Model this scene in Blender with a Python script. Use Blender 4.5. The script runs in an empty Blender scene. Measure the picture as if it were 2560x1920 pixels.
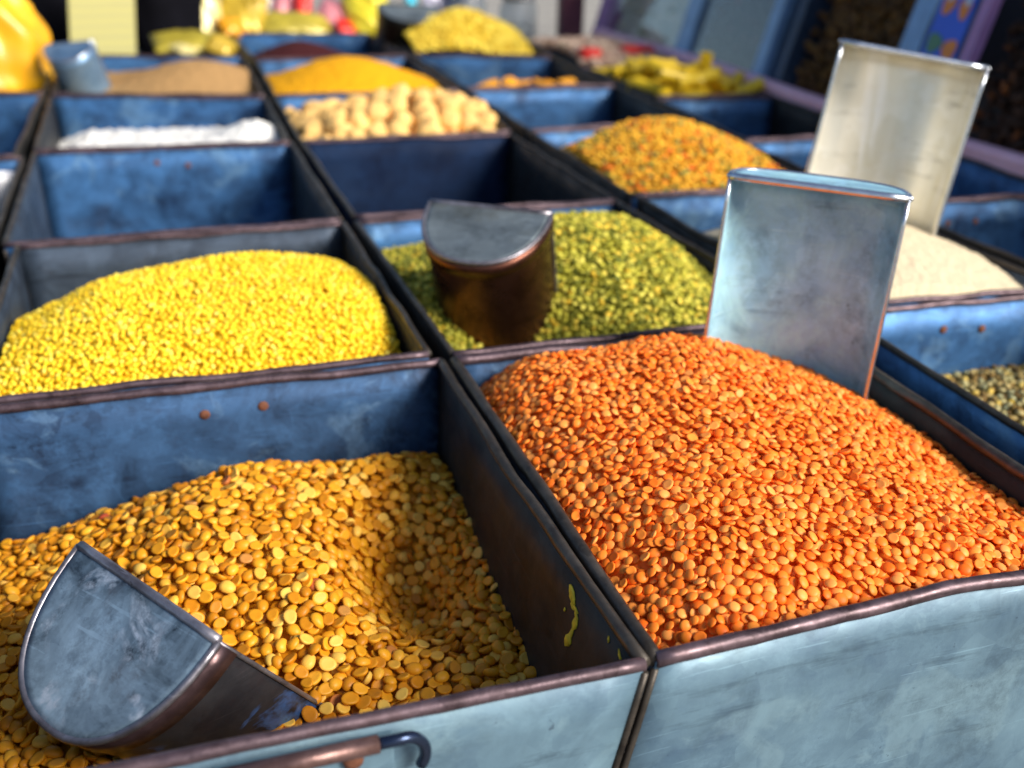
import bpy, bmesh, math, random
import numpy as np
from mathutils import Matrix, Vector

# ------------------------------------------------------------------ camera, sky, sun, exposure
U = 0.22                      # metres per layout unit; rims of the bins lie at height 0, the camera one unit above them
scene = bpy.context.scene
COL = scene.collection
CAM_R = (0.94983032, -0.31232969, 0.01650823)
CAM_U = (0.11653054, 0.40237662, 0.90802736)
CAM_F = (0.29024643, 0.86054821, -0.41858546)
cam_data = bpy.data.cameras.new("camera")
cam_data.sensor_width = 36.0
cam_data.lens = 36.0 * 2692.66 / 2560.0
cam_data.clip_start = 0.01
cam_data.clip_end = 400.0
cam_data.dof.use_dof = True
cam_data.dof.focus_distance = 1.80 * U
cam_data.dof.aperture_fstop = 8.0
cam = bpy.data.objects.new("camera", cam_data)
COL.objects.link(cam)
cam.matrix_world = Matrix(((CAM_R[0], CAM_U[0], -CAM_F[0], 0.0),
                           (CAM_R[1], CAM_U[1], -CAM_F[1], 0.0),
                           (CAM_R[2], CAM_U[2], -CAM_F[2], U),
                           (0, 0, 0, 1)))
scene.camera = cam

SUN_TO = Vector((0.98, -1.20, 0.95)).normalized()       # direction towards the sun
world = bpy.data.worlds.new("World")
scene.world = world
world.use_nodes = True
wn = world.node_tree.nodes
wn.clear()
sky = wn.new("ShaderNodeTexSky")
sky.sky_type = 'NISHITA'
sky.sun_disc = False
sky.sun_elevation = math.asin(SUN_TO.z)
sky.sun_rotation = math.atan2(SUN_TO.x, SUN_TO.y)
sky.air_density = 1.0
sky.dust_density = 1.5
sky.ozone_density = 1.5
bgn = wn.new("ShaderNodeBackground")
bgn.inputs["Strength"].default_value = 0.072
out = wn.new("ShaderNodeOutputWorld")
world.node_tree.links.new(sky.outputs[0], bgn.inputs[0])
world.node_tree.links.new(bgn.outputs[0], out.inputs[0])

sun_data = bpy.data.lights.new("sun", 'SUN')
sun_data.energy = 3.5
sun_data.angle = math.radians(26)
sun_data.color = (1.0, 0.93, 0.82)
sun = bpy.data.objects.new("sun", sun_data)
COL.objects.link(sun)
sun.rotation_euler = SUN_TO.to_track_quat('Z', 'Y').to_euler()
sun.location = (0.5, -0.7, 2.0)

scene.view_settings.view_transform = 'Standard'
scene.view_settings.look = 'None'
scene.view_settings.exposure = 0.80
scene.view_settings.gamma = 1.0
scene.view_settings.use_curve_mapping = False
scene.cycles.max_bounces = 6
scene.cycles.use_denoising = True

# ------------------------------------------------------------------ helpers
def V(x, y, h):
    return Vector((x * U, y * U, h * U))

def tag(o, label, cat=None, group=None, kind=None):
    o["label"] = label
    if cat: o["category"] = cat
    if group: o["group"] = group
    if kind: o["kind"] = kind
    return o

def empty(name, loc):
    e = bpy.data.objects.new(name, None)
    e.empty_display_size = 0.02
    COL.objects.link(e)
    e.location = loc
    return e

def mesh_obj(name, verts, faces, mat, parent=None, smooth=True, local=False):
    """verts in world metres; stored relative to the thing's base"""
    off = Vector((0, 0, 0))
    p = parent
    while p is not None:
        off += p.location
        p = p.parent
    me = bpy.data.meshes.new(name)
    if local:
        vs = [tuple(v) for v in verts]
    else:
        vs = [tuple(Vector(v) - off) for v in verts]
    me.from_pydata(vs, [], faces)
    me.validate()
    if smooth:
        me.polygons.foreach_set("use_smooth", [True] * len(me.polygons))
    me.materials.append(mat)
    o = bpy.data.objects.new(name, me)
    COL.objects.link(o)
    if parent is not None:
        o.parent = parent
    return o

def fix_normals(o):
    bm = bmesh.new(); bm.from_mesh(o.data)
    bmesh.ops.recalc_face_normals(bm, faces=bm.faces)
    bm.to_mesh(o.data); bm.free()
    return o

def tube(pts, rad, seg=8, caps=True):
    """pts: list of Vector (m); rad: number or list"""
    n = len(pts)
    vs, fs = [], []
    prev = None
    for i, p in enumerate(pts):
        t = (pts[min(i + 1, n - 1)] - pts[max(i - 1, 0)]).normalized()
        ref = Vector((0, 0, 1)) if abs(t.z) < 0.9 else Vector((0, 1, 0))
        if prev is not None:
            a = prev - t * prev.dot(t)
            a = a.normalized() if a.length > 1e-6 else t.cross(ref).normalized()
        else:
            a = t.cross(ref).normalized()
        prev = a
        b = t.cross(a)
        r = rad[i] if hasattr(rad, "__len__") else rad
        for k in range(seg):
            an = 2 * math.pi * k / seg
            vs.append(p + a * (math.cos(an) * r) + b * (math.sin(an) * r))
    for i in range(n - 1):
        for k in range(seg):
            k2 = (k + 1) % seg
            fs.append((i * seg + k, i * seg + k2, (i + 1) * seg + k2, (i + 1) * seg + k))
    if caps:
        fs.append(tuple(reversed(range(seg))))
        fs.append(tuple((n - 1) * seg + k for k in range(seg)))
    return vs, fs

def tube_obj(name, pts, rad, mat, parent, seg=8):
    vs, fs = tube(pts, rad, seg)
    return mesh_obj(name, vs, fs, mat, parent)

def box_vf(c, sx, sy, sz, R=None, bev=0.0):
    bm = bmesh.new()
    bmesh.ops.create_cube(bm, size=1.0)
    for v in bm.verts:
        v.co = Vector((v.co.x * sx, v.co.y * sy, v.co.z * sz))
    if bev > 0:
        bmesh.ops.bevel(bm, geom=list(bm.edges), offset=bev, segments=2, profile=0.6, affect='EDGES')
    M = R if R is not None else Matrix.Identity(3)
    vs = [Vector(c) + M @ v.co for v in bm.verts]
    bm.verts.index_update()
    fs = [tuple(v.index for v in f.verts) for f in bm.faces]
    bm.free()
    return vs, fs

def wob(seed):
    r = random.Random(seed)
    k = [(r.uniform(4, 14), r.uniform(4, 14), r.uniform(0, 6.28), r.uniform(0.4, 1)) for _ in range(5)]
    def f(a, b):
        return sum(w * math.sin(p * a + q * b + ph) for p, q, ph, w in k) / 3.0
    return f

# ------------------------------------------------------------------ materials
def newmat(name):
    m = bpy.data.materials.new(name)
    m.use_nodes = True
    nt = m.node_tree
    return m, nt, nt.nodes["Principled BSDF"]

def node(nt, typ, **kw):
    n = nt.nodes.new(typ)
    for k, v in kw.items():
        setattr(n, k, v)
    return n

def coords(nt, random_shift=True):
    tc = node(nt, "ShaderNodeTexCoord")
    if not random_shift:
        return tc.outputs["Object"]
    oi = node(nt, "ShaderNodeObjectInfo")
    mul = node(nt, "ShaderNodeMath", operation='MULTIPLY'); mul.inputs[1].default_value = 37.0
    nt.links.new(oi.outputs["Random"], mul.inputs[0])
    add = node(nt, "ShaderNodeVectorMath", operation='ADD')
    nt.links.new(tc.outputs["Object"], add.inputs[0]); nt.links.new(mul.outputs[0], add.inputs[1])
    return add.outputs[0]

def ramp(nt, fac, stops):
    r = node(nt, "ShaderNodeValToRGB")
    while len(r.color_ramp.elements) > 1:
        r.color_ramp.elements.remove(r.color_ramp.elements[-1])
    for i, (p, c) in enumerate(stops):
        e = r.color_ramp.elements[0] if i == 0 else r.color_ramp.elements.new(p)
        e.position = p
        e.color = (c, c, c, 1) if not hasattr(c, "__len__") else tuple(c) + (1,)
    nt.links.new(fac, r.inputs[0])
    return r.outputs[0]

def noise(nt, co, scale, detail=4, rough=0.55, dist=0.0):
    n = node(nt, "ShaderNodeTexNoise")
    n.inputs["Scale"].default_value = scale
    n.inputs["Detail"].default_value = detail
    n.inputs["Roughness"].default_value = rough
    n.inputs["Distortion"].default_value = dist
    nt.links.new(co, n.inputs["Vector"])
    return n.outputs[0]

def mixc(nt, fac, a, b, mode='MIX'):
    m = node(nt, "ShaderNodeMix", data_type='RGBA', blend_type=mode)
    for s, v in ((m.inputs[0], fac), (m.inputs[6], a), (m.inputs[7], b)):
        if hasattr(v, "links") or hasattr(v, "is_linked"):
            nt.links.new(v, s)
        elif hasattr(v, "__len__"):
            s.default_value = tuple(v) + (1,)
        else:
            s.default_value = v
    return m.outputs[2]

def bump(nt, b, height, strength=0.2, dist=0.001):
    n = node(nt, "ShaderNodeBump")
    n.inputs["Strength"].default_value = strength
    n.inputs["Distance"].default_value = dist
    nt.links.new(height, n.inputs["Height"])
    nt.links.new(n.outputs[0], b.inputs["Normal"])

def metal(name, dark, light, stain=(0.10, 0.06, 0.04), metallic=0.75, rough=(0.32, 0.55), scale=1.0, stain_amt=0.5,
          pale=None, pale_amt=0.0, mottle=0.35, spec=0.5, stretch=None):
    m, nt, b = newmat(name)
    co = coords(nt)
    b.inputs["Specular IOR Level"].default_value = spec
    pco = co
    if stretch is not None:
        mp = node(nt, "ShaderNodeMapping"); mp.inputs["Scale"].default_value = stretch[0]; mp.inputs["Rotation"].default_value = stretch[1]
        nt.links.new(co, mp.inputs["Vector"]); pco = mp.outputs[0]
    n1 = noise(nt, pco, 16 * scale, 6, 0.6, 0.4)
    vo = node(nt, "ShaderNodeTexVoronoi"); vo.inputs["Scale"].default_value = 90 * scale
    ds = node(nt, "ShaderNodeTexNoise"); ds.inputs["Scale"].default_value = 30 * scale
    nt.links.new(co, ds.inputs["Vector"])
    mxv = node(nt, "ShaderNodeVectorMath", operation='MULTIPLY_ADD')
    mxv.inputs[1].default_value = (0.03, 0.03, 0.03)
    nt.links.new(ds.outputs[1], mxv.inputs[0]); nt.links.new(co, mxv.inputs[2])
    nt.links.new(mxv.outputs[0], vo.inputs["Vector"])
    sep = node(nt, "ShaderNodeSeparateColor"); nt.links.new(vo.outputs["Color"], sep.inputs[0])
    add = node(nt, "ShaderNodeMath", operation='MULTIPLY_ADD')
    add.inputs[1].default_value = 0.13
    nt.links.new(sep.outputs[0], add.inputs[0]); nt.links.new(n1, add.inputs[2])
    f = ramp(nt, add.outputs[0], [(0.36, 0.0), (0.74, 1.0)])
    c = mixc(nt, f, dark, light)
    # long faint scratches and smears
    st = node(nt, "ShaderNodeMapping"); st.inputs["Scale"].default_value = (9, 9, 70)
    st.inputs["Rotation"].default_value = (0.1, 0.12, 0.2)
    nt.links.new(co, st.inputs["Vector"])
    sm = ramp(nt, noise(nt, st.outputs[0], 2.2 * scale, 5, 0.7), [(0.57, 0.0), (0.70, 0.6)])
    c = mixc(nt, sm, c, [x * 0.45 for x in dark])
    s2 = node(nt, "ShaderNodeMapping"); s2.inputs["Scale"].default_value = (14, 14, 420); s2.inputs["Rotation"].default_value = (0.25, -0.18, 0.6)
    nt.links.new(co, s2.inputs["Vector"])
    sc2 = ramp(nt, noise(nt, s2.outputs[0], 1.6, 3, 0.6), [(0.66, 0.0), (0.69, 0.45)])
    c = mixc(nt, sc2, c, [min(1.0, x * 1.6) for x in light])
    if pale is not None:
        pf = ramp(nt, noise(nt, pco, 26 * scale, 5, 0.6, 0.8), [(0.56, 0.0), (0.63, pale_amt)])
        c = mixc(nt, pf, c, pale)
    sf = ramp(nt, noise(nt, co, 23 * scale, 8, 0.72), [(0.54, 0.0), (0.72, stain_amt)])
    c = mixc(nt, sf, c, stain)
    if mottle > 0:
        mo = ramp(nt, noise(nt, co, 95 * scale, 8, 0.78), [(0.40, 0.0), (0.60, 1.0)])
        big = ramp(nt, noise(nt, co, 20 * scale, 5, 0.65, 0.8), [(0.38, 0.0), (0.62, 1.0)])
        mm = node(nt, "ShaderNodeMath", operation='MULTIPLY'); nt.links.new(mo, mm.inputs[0]); mm.inputs[1].default_value = mottle
        c = mixc(nt, mm.outputs[0], c, mixc(nt, big, [x * 0.4 for x in dark], [min(1, x * 1.25) for x in light]))
    pit = ramp(nt, noise(nt, co, 160 * scale, 3, 0.6), [(0.70, 0.0), (0.76, 0.6)])
    c = mixc(nt, pit, c, [x * 0.35 for x in stain])
    nt.links.new(c, b.inputs["Base Color"])
    b.inputs["Metallic"].default_value = metallic
    r = ramp(nt, noise(nt, co, 40 * scale, 5, 0.6), [(0.3, rough[0]), (0.7, rough[1])])
    nt.links.new(r, b.inputs["Roughness"])
    bump(nt, b, noise(nt, co, 110 * scale, 4, 0.6), 0.25, 0.0006)
    return m

def plain(name, col, rough=0.5, metallic=0.0, var=0.15, scale=60.0, bmp=0.2, spec=0.5, trans=0.0):
    m, nt, b = newmat(name)
    co = coords(nt)
    f = noise(nt, co, scale, 5, 0.6)
    c = mixc(nt, ramp(nt, f, [(0.3, 0.0), (0.7, 1.0)]), [x * (1 - var) for x in col], [min(1, x * (1 + var)) for x in col])
    nt.links.new(c, b.inputs["Base Color"])
    b.inputs["Roughness"].default_value = rough
    b.inputs["Metallic"].default_value = metallic
    b.inputs["Specular IOR Level"].default_value = spec
    b.inputs["Transmission Weight"].default_value = trans
    if bmp: bump(nt, b, noise(nt, co, scale * 2.5, 4, 0.6), bmp, 0.001)
    return m

def grain_mat(name, stops, rough=0.42, attr=True, sss=0.0, spec=0.3):
    """one colour per grain: from the per-grain value 'tint' in a heap, from the object's random value for single grains"""
    m, nt, b = newmat(name)
    if attr:
        a = node(nt, "ShaderNodeAttribute", attribute_name="tint")
        fac = a.outputs["Fac"]
    else:
        fac = node(nt, "ShaderNodeObjectInfo").outputs["Random"]
    c = ramp(nt, fac, stops)
    co = coords(nt, False)
    c2 = mixc(nt, ramp(nt, noise(nt, co, 420, 3, 0.6), [(0.35, 0.0), (0.75, 0.30)]), c, [1.0, 0.92, 0.75], 'SOFT_LIGHT')
    nt.links.new(c2, b.inputs["Base Color"])
    b.inputs["Roughness"].default_value = rough
    b.inputs["Specular IOR Level"].default_value = spec
    if sss > 0:
        b.inputs["Subsurface Weight"].default_value = sss
        b.inputs["Subsurface Radius"].default_value = (0.002, 0.0008, 0.0003)
        b.inputs["Subsurface Scale"].default_value = 1.0
    bump(nt, b, noise(nt, co, 900, 3, 0.6), 0.15, 0.0003)
    return m

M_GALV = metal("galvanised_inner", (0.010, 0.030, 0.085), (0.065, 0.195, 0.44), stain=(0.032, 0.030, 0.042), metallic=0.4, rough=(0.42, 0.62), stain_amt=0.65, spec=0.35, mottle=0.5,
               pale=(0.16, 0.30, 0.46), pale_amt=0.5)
M_GALV_A = metal("galvanised_worn", (0.007, 0.011, 0.030), (0.050, 0.125, 0.27), stain=(0.022, 0.016, 0.024), spec=0.3, metallic=0.35, rough=(0.42, 0.62), stain_amt=0.85, scale=1.15, mottle=0.65,
                 pale=(0.13, 0.24, 0.40), pale_amt=0.6)
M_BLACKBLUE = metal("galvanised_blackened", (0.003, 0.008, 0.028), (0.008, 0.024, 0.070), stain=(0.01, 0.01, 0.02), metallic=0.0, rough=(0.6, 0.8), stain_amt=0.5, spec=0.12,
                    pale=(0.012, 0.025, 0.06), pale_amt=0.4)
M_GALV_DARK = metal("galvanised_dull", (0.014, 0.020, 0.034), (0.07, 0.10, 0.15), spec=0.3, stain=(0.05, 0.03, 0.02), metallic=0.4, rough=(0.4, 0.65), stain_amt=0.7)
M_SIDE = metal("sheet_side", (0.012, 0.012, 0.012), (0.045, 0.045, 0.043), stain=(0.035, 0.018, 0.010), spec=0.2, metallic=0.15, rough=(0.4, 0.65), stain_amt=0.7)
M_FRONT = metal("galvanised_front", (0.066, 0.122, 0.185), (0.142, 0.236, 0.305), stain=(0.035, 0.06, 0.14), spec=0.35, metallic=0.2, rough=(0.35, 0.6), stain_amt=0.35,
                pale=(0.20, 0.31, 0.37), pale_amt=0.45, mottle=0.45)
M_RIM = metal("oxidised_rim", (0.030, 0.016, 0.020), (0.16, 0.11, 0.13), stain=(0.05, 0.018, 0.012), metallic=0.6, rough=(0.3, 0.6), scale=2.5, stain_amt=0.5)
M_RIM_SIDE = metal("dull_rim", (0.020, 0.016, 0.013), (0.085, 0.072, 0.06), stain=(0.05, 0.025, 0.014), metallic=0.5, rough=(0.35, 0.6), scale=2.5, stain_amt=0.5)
M_RUST = plain("rust", (0.13, 0.045, 0.022), 0.8, 0.0, 0.4, 300)
M_YPAINT = plain("yellow_paint", (0.75, 0.58, 0.03), 0.6, 0.0, 0.25, 300)
M_WIRE = plain("blued_wire", (0.03, 0.045, 0.09), 0.22, 0.8, 0.3, 120, 0.05)
M_GRIP = metal("grip_tube", (0.09, 0.045, 0.040), (0.22, 0.13, 0.12), stain=(0.06, 0.03, 0.03), metallic=0.7, rough=(0.28, 0.45), scale=3, stain_amt=0.4)
M_DEAD = plain("dark_board", (0.03, 0.026, 0.024), 0.7, 0.0, 0.3, 20)
M_GROUND = plain("market_ground", (0.32, 0.30, 0.27), 0.9, 0.0, 0.3, 6)

# ------------------------------------------------------------------ setting
g = mesh_obj("ground", [(-60, -60, -0.95), (60, -60, -0.95), (60, 60, -0.95), (-60, 60, -0.95)], [(0, 1, 2, 3)], M_GROUND)
g["kind"] = "structure"

DEPTH = 0.66
stall = empty("stall_table", V(1.0, 4.6, -4.31))
vs, fs = box_vf(V(0.9, 5.2, -DEPTH - 0.095), 5.4 * U, 8.6 * U, 0.10 * U, None, 0.003)
mesh_obj("table_top", vs, fs, M_DEAD, stall, smooth=False)
for lx in (-1.6, 3.4):
    for ly in (1.1, 9.3):
        vs, fs = box_vf(V(lx, ly, (-DEPTH - 0.15 - 4.318) / 2), 0.18 * U, 0.18 * U, (4.318 - DEPTH - 0.15) * U, None, 0.004)
        mesh_obj("leg", vs, fs, M_DEAD, stall, smooth=False)
tag(stall, "dark stall table carrying all of the grain bins", "table")

# ------------------------------------------------------------------ bins
def lerp(a, b, t):
    return a + (b - a) * t

def make_bin(key, label, FL, FR, BR, BL, mats=None, rim=0.0090, bows=(0, 0, 0, 0), rivets=(), lean=(0.04, 0.04), group="grain bins on the stall", wobble=0.005):
    """FL..BL: top corners in layout units; bows: inward bulge of front, right, back, left rim"""
    rnd = random.Random(key)
    cx = sum(p[0] for p in (FL, FR, BR, BL)) / 4
    cy = sum(p[1] for p in (FL, FR, BR, BL)) / 4
    root = empty("grain_bin", V(cx, cy, -DEPTH))
    tag(root, label, "bin", group)
    top = [Vector((p[0], p[1], rnd.uniform(-0.006, 0.004))) for p in (FL, FR, BR, BL)]
    bot = [Vector((lerp(p.x, cx, 0.06), lerp(p.y, cy, 0.06), -DEPTH)) for p in top]
    if lean[0] is not None and key == "A":
        bot[1] = Vector((top[1].x - 0.13, top[1].y + 0.02, -DEPTH))
    if key == "B":
        bot[0] = Vector((top[0].x - 0.13, top[0].y + 0.015, -DEPTH))
    mats = mats or {}
    panels = []
    NS, NV = 16, 8
    for e in range(4):
        a, b = top[e], top[(e + 1) % 4]
        c, d = bot[e], bot[(e + 1) % 4]
        en = ("front", "right", "back", "left")[e]
        along = (b - a).normalized()
        nrm = Vector((along.y, -along.x, 0.0))       # outward
        f = wob(key + en)
        def P(s, t, off=0.0, a=a, b=b, c=c, d=d, nrm=nrm, f=f, e=e):
            w = math.sin(math.pi * s)
            p = a.lerp(b, s).lerp(c.lerp(d, s), t)
            amp = wobble * f(s * 2.2, t * 1.2) * (0.35 + 0.65 * t) * w
            return p + nrm * (off + amp - bows[e] * w * (1 - 0.4 * t)) + Vector((0, 0, 0.006 * f(s * 1.7, 3.1) * w * (1 - t)))
        vs, fs = [], []
        th = 0.0030
        for side in (th, -th):
            for i in range(NS + 1):
                for j in range(NV + 1):
                    q = P(i / NS, j / NV, side)
                    vs.append(V(q.x, q.y, q.z))
        L = (NS + 1) * (NV + 1)
        idx = lambda s, i, j: s * L + i * (NV + 1) + j
        for i in range(NS):
            for j in range(NV):
                fs.append((idx(0, i, j), idx(0, i, j + 1), idx(0, i + 1, j + 1), idx(0, i + 1, j)))
                fs.append((idx(1, i, j), idx(1, i + 1, j), idx(1, i + 1, j + 1), idx(1, i, j + 1)))
        for i in range(NS):
            fs.append((idx(0, i, 0), idx(0, i + 1, 0), idx(1, i + 1, 0), idx(1, i, 0)))
            fs.append((idx(0, i, NV), idx(1, i, NV), idx(1, i + 1, NV), idx(0, i + 1, NV)))
        for j in range(NV):
            fs.append((idx(0, 0, j), idx(1, 0, j), idx(1, 0, j + 1), idx(0, 0, j + 1)))
            fs.append((idx(0, NS, j), idx(0, NS, j + 1), idx(1, NS, j + 1), idx(1, NS, j)))
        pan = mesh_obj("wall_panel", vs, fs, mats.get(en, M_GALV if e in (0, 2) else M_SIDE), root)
        panels.append((pan, P))
        # rolled rim, a little dented
        pts = []
        NR = 28
        for i in range(NR + 1):
            q = P(i / NR, 0.0)
            pts.append(V(q.x, q.y, q.z + 0.002 + 0.0005 * math.sin(i * 2.1 + e)))
        rr = [rim * U * (1 + 0.04 * math.sin(i * .7 + e * 2) + 0.04 * rnd.uniform(-1, 1)) for i in range(NR + 1)]
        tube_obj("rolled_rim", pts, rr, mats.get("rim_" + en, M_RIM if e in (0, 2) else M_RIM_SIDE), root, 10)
    for e in range(4):                                # folded corner seams
        o = (top[e] - Vector((cx, cy, 0))); o.z = 0; o.normalize()
        p0, p1 = top[e] + o * 0.002, bot[e] + o * 0.002
        pts = [V(*(p0.lerp(p1, t) + Vector((0.0015 * math.sin(7 * t), 0, -0.012 * (1 - t))))) for t in [i / 10 for i in range(11)]]
        tube_obj("corner_seam", pts, 0.0065 * U, M_RIM_SIDE, root, 6)
    q = [V(p.x, p.y, p.z + 0.004) for p in bot]
    mesh_obj("base_panel", q + [p - Vector((0, 0, 0.002)) for p in q], [(0, 1, 2, 3), (7, 6, 5, 4), (0, 4, 5, 1), (1, 5, 6, 2), (2, 6, 7, 3), (3, 7, 4, 0)],
             mats.get("base", M_GALV_DARK), root, smooth=False)
    # rivets of the rear handle, seen on the inner side of the back panel
    pan, P = panels[2]
    for rx, rz in rivets:
        s = (top[2].x - rx) / (top[2].x - top[3].x)
        t = -rz / DEPTH
        c0 = P(s, t, -0.004)
        vs, fs = [], []
        n = 10
        for ring, (rr, dy) in enumerate(((0.0120, 0.0), (0.011, -0.002), (0.004, -0.0035))):
            for k in range(n):
                an = 2 * math.pi * k / n
                vs.append(V(c0.x + rr * math.cos(an), c0.y + dy, c0.z + rr * math.sin(an)))
        for r_ in range(2):
            for k in range(n):
                fs.append((r_ * n + k, r_ * n + (k + 1) % n, (r_ + 1) * n + (k + 1) % n, (r_ + 1) * n + k))
        fs.append(tuple(2 * n + k for k in range(n)))
        rv = mesh_obj("rivet", vs, fs, M_RUST, root)
        fix_normals(rv)
    root["corners"] = [x for p in (FL, FR, BR, BL) for x in p]
    return root, panels, top

BINS = {}
def B(key, label, *a, **k):
    BINS[key] = make_bin(key, label, *a, **k)
    return BINS[key]

FRONT_LIT = {"front": M_FRONT, "left": M_GALV_DARK, "right": M_SIDE, "back": M_GALV_A}  # paler front sheet has the light falling on it put into its colour
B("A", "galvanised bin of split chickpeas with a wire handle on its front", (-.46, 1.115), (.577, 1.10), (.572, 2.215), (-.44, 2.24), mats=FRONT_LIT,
  rivets=((.038, -.061), (.165, -.059)), bows=(0.0, 0.007, 0, 0), rim=0.0105)
B("B", "galvanised bin heaped with orange lentils, pale blue front without handle", (.598, 1.105), (1.505, 1.115), (1.535, 2.185), (.602, 2.205), mats=FRONT_LIT,
  bows=(0.012, 0.012, 0, 0.0), rim=0.0125)
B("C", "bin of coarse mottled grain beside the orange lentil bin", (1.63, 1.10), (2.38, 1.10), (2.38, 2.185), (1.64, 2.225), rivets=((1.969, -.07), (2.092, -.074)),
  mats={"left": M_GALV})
B("Y", "bin of bright yellow lentils behind the split chickpeas", (-.445, 2.285), (.555, 2.262), (.553, 3.375), (-.42, 3.385), mats={"back": M_GALV_DARK, "left": M_GALV_DARK})
B("G", "bin of green split lentils with a dull scoop in it", (.612, 2.252), (1.565, 2.235), (1.52, 3.395), (.602, 3.40), mats={"back": M_GALV})
B("S", "bin of cream semolina behind the coarse grain", (1.63, 2.275), (2.385, 2.235), (2.35, 3.40), (1.62, 3.43), mats={"right": M_GALV_DARK})
B("E", "empty bin with bright blue inner back wall", (-.46, 3.425), (.55, 3.415), (.555, 4.62), (-.455, 4.675), mats={"left": M_GALV_DARK, "base": M_GALV},
  rivets=((.005, -.057), (.127, -.068)))
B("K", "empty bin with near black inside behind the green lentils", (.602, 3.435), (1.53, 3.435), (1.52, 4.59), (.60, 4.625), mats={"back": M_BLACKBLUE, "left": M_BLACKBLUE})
B("M", "bin of orange, red and green mixed lentils", (1.605, 3.465), (2.36, 3.45), (2.42, 4.59), (1.62, 4.615))
B("F", "bin with white flour lying low inside", (-.457, 4.72), (.55, 4.665), (.573, 5.745), (-.465, 6.04))
B("Q", "bin of pale tan lumps", (.60, 4.665), (1.53, 4.635), (1.60, 5.71), (.62, 5.755))
B("N", "empty blue bin behind the mixed lentils", (1.63, 4.66), (2.44, 4.635), (2.49, 5.675), (1.64, 5.715))
B("R", "bin of light brown powder with a blue scoop", (-.465, 6.085), (.57, 5.80), (.60, 7.25), (-.45, 7.45))
B("O", "bin heaped with orange yellow powder behind the tan lumps", (.625, 5.80), (1.605, 5.76), (1.62, 7.02), (.66, 7.05))
B("N2", "blue bin with a few orange chips along its front", (1.65, 5.765), (2.5, 5.72), (2.52, 6.78), (1.67, 7.10))
B("Ma", "bin of dark maroon powder at the far end of its row", (.66, 7.10), (1.63, 7.08), (1.60, 8.2), (.63, 8.4))
B("P", "far bin heaped with yellow flakes around a black scoop", (1.68, 7.16), (2.53, 6.85), (2.55, 8.1), (1.70, 8.3))
B("D", "empty bright blue bin beside the semolina and the pink rail", (2.44, 2.0), (3.22, 2.0), (3.22, 3.07), (2.43, 3.105), rivets=((2.687, -.079), (2.807, -.074)))
B("E3", "dark blue bin in the rail row behind the tall shiny scoop", (2.45, 3.145), (3.22, 3.11), (3.2, 4.15), (2.45, 4.18), mats={"right": M_GALV})
B("F3", "blue bin in front of the yellow pasta tubes", (2.5, 4.235), (3.2, 4.19), (3.2, 5.17), (2.55, 5.26))
B("St", "bin of yellow pasta tubes along the pink rail", (2.57, 5.31), (3.2, 5.21), (3.2, 6.25), (2.57, 6.3), mats={"back": M_GALV_DARK})
B("Pk", "far bin of pinkish snacks by the end of the pink rail", (2.57, 6.36), (3.2, 6.31), (3.2, 7.7), (2.62, 7.7))
B("L1", "dark bin at the edge of the picture beside the yellow lentils", (-1.5, 2.3), (-.52, 2.28), (-.50, 3.36), (-1.5, 3.38), mats={"right": M_SIDE})
B("L2", "bin of dark olive grain holding a white cup", (-1.5, 3.45), (-.50, 3.42), (-.495, 4.6), (-1.5, 4.65), mats={"right": M_SIDE})
B("L3", "blue bin in front of the orange plastic bag", (-1.5, 4.72), (-.53, 4.66), (-.51, 6.08), (-1.5, 6.28))
B("L4", "bin carrying the orange plastic bag", (-1.5, 6.34), (-.51, 6.13), (-.5, 7.4), (-1.5, 7.5))

# handle on the front of the chickpea bin
rootA, panA, topA = BINS["A"]
hz = -0.012
hd = empty("handle", Vector((0, 0, 0)))
hd.parent = rootA
hd.location = V(.09, 1.09, -0.03) - rootA.location
def hv(x, y, h): return V(x, y, h)
tube_obj("grip", [hv(-.012, 1.070, hz - .002), hv(.09, 1.0685, hz), hv(.187, 1.069, hz)], 0.0125 * U, M_GRIP, hd, 12)
for sx, x0 in ((1, .187), (-1, -.012)):
    arc = [hv(x0 - sx * .01, 1.069, hz)]
    for i in range(0, 11):
        an = math.pi / 2 * i / 10 * 1.35
        arc.append(hv(x0 + sx * (.030 + .035 * math.sin(an)), 1.069 + .018 * (i / 10), hz - .045 + .045 * math.cos(an)))
    tube_obj("wire_loop", arc, 0.0085 * U, M_WIRE, hd, 10)
vs, fs = box_vf(hv(.095, 1.102, -.075), .235 * U, .012 * U, .10 * U, None, 0.0008)
mesh_obj("mounting_plate", vs, fs, M_FRONT, hd, smooth=False)
for rx in (.03, .156):
    vs, fs = tube([hv(rx, 1.10, -.052), hv(rx, 1.089, -.052), hv(rx, 1.086, -.052)], [.014 * U, .014 * U, .006 * U], 12)
    mesh_obj("rivet", vs, fs, M_RUST, hd)

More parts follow.
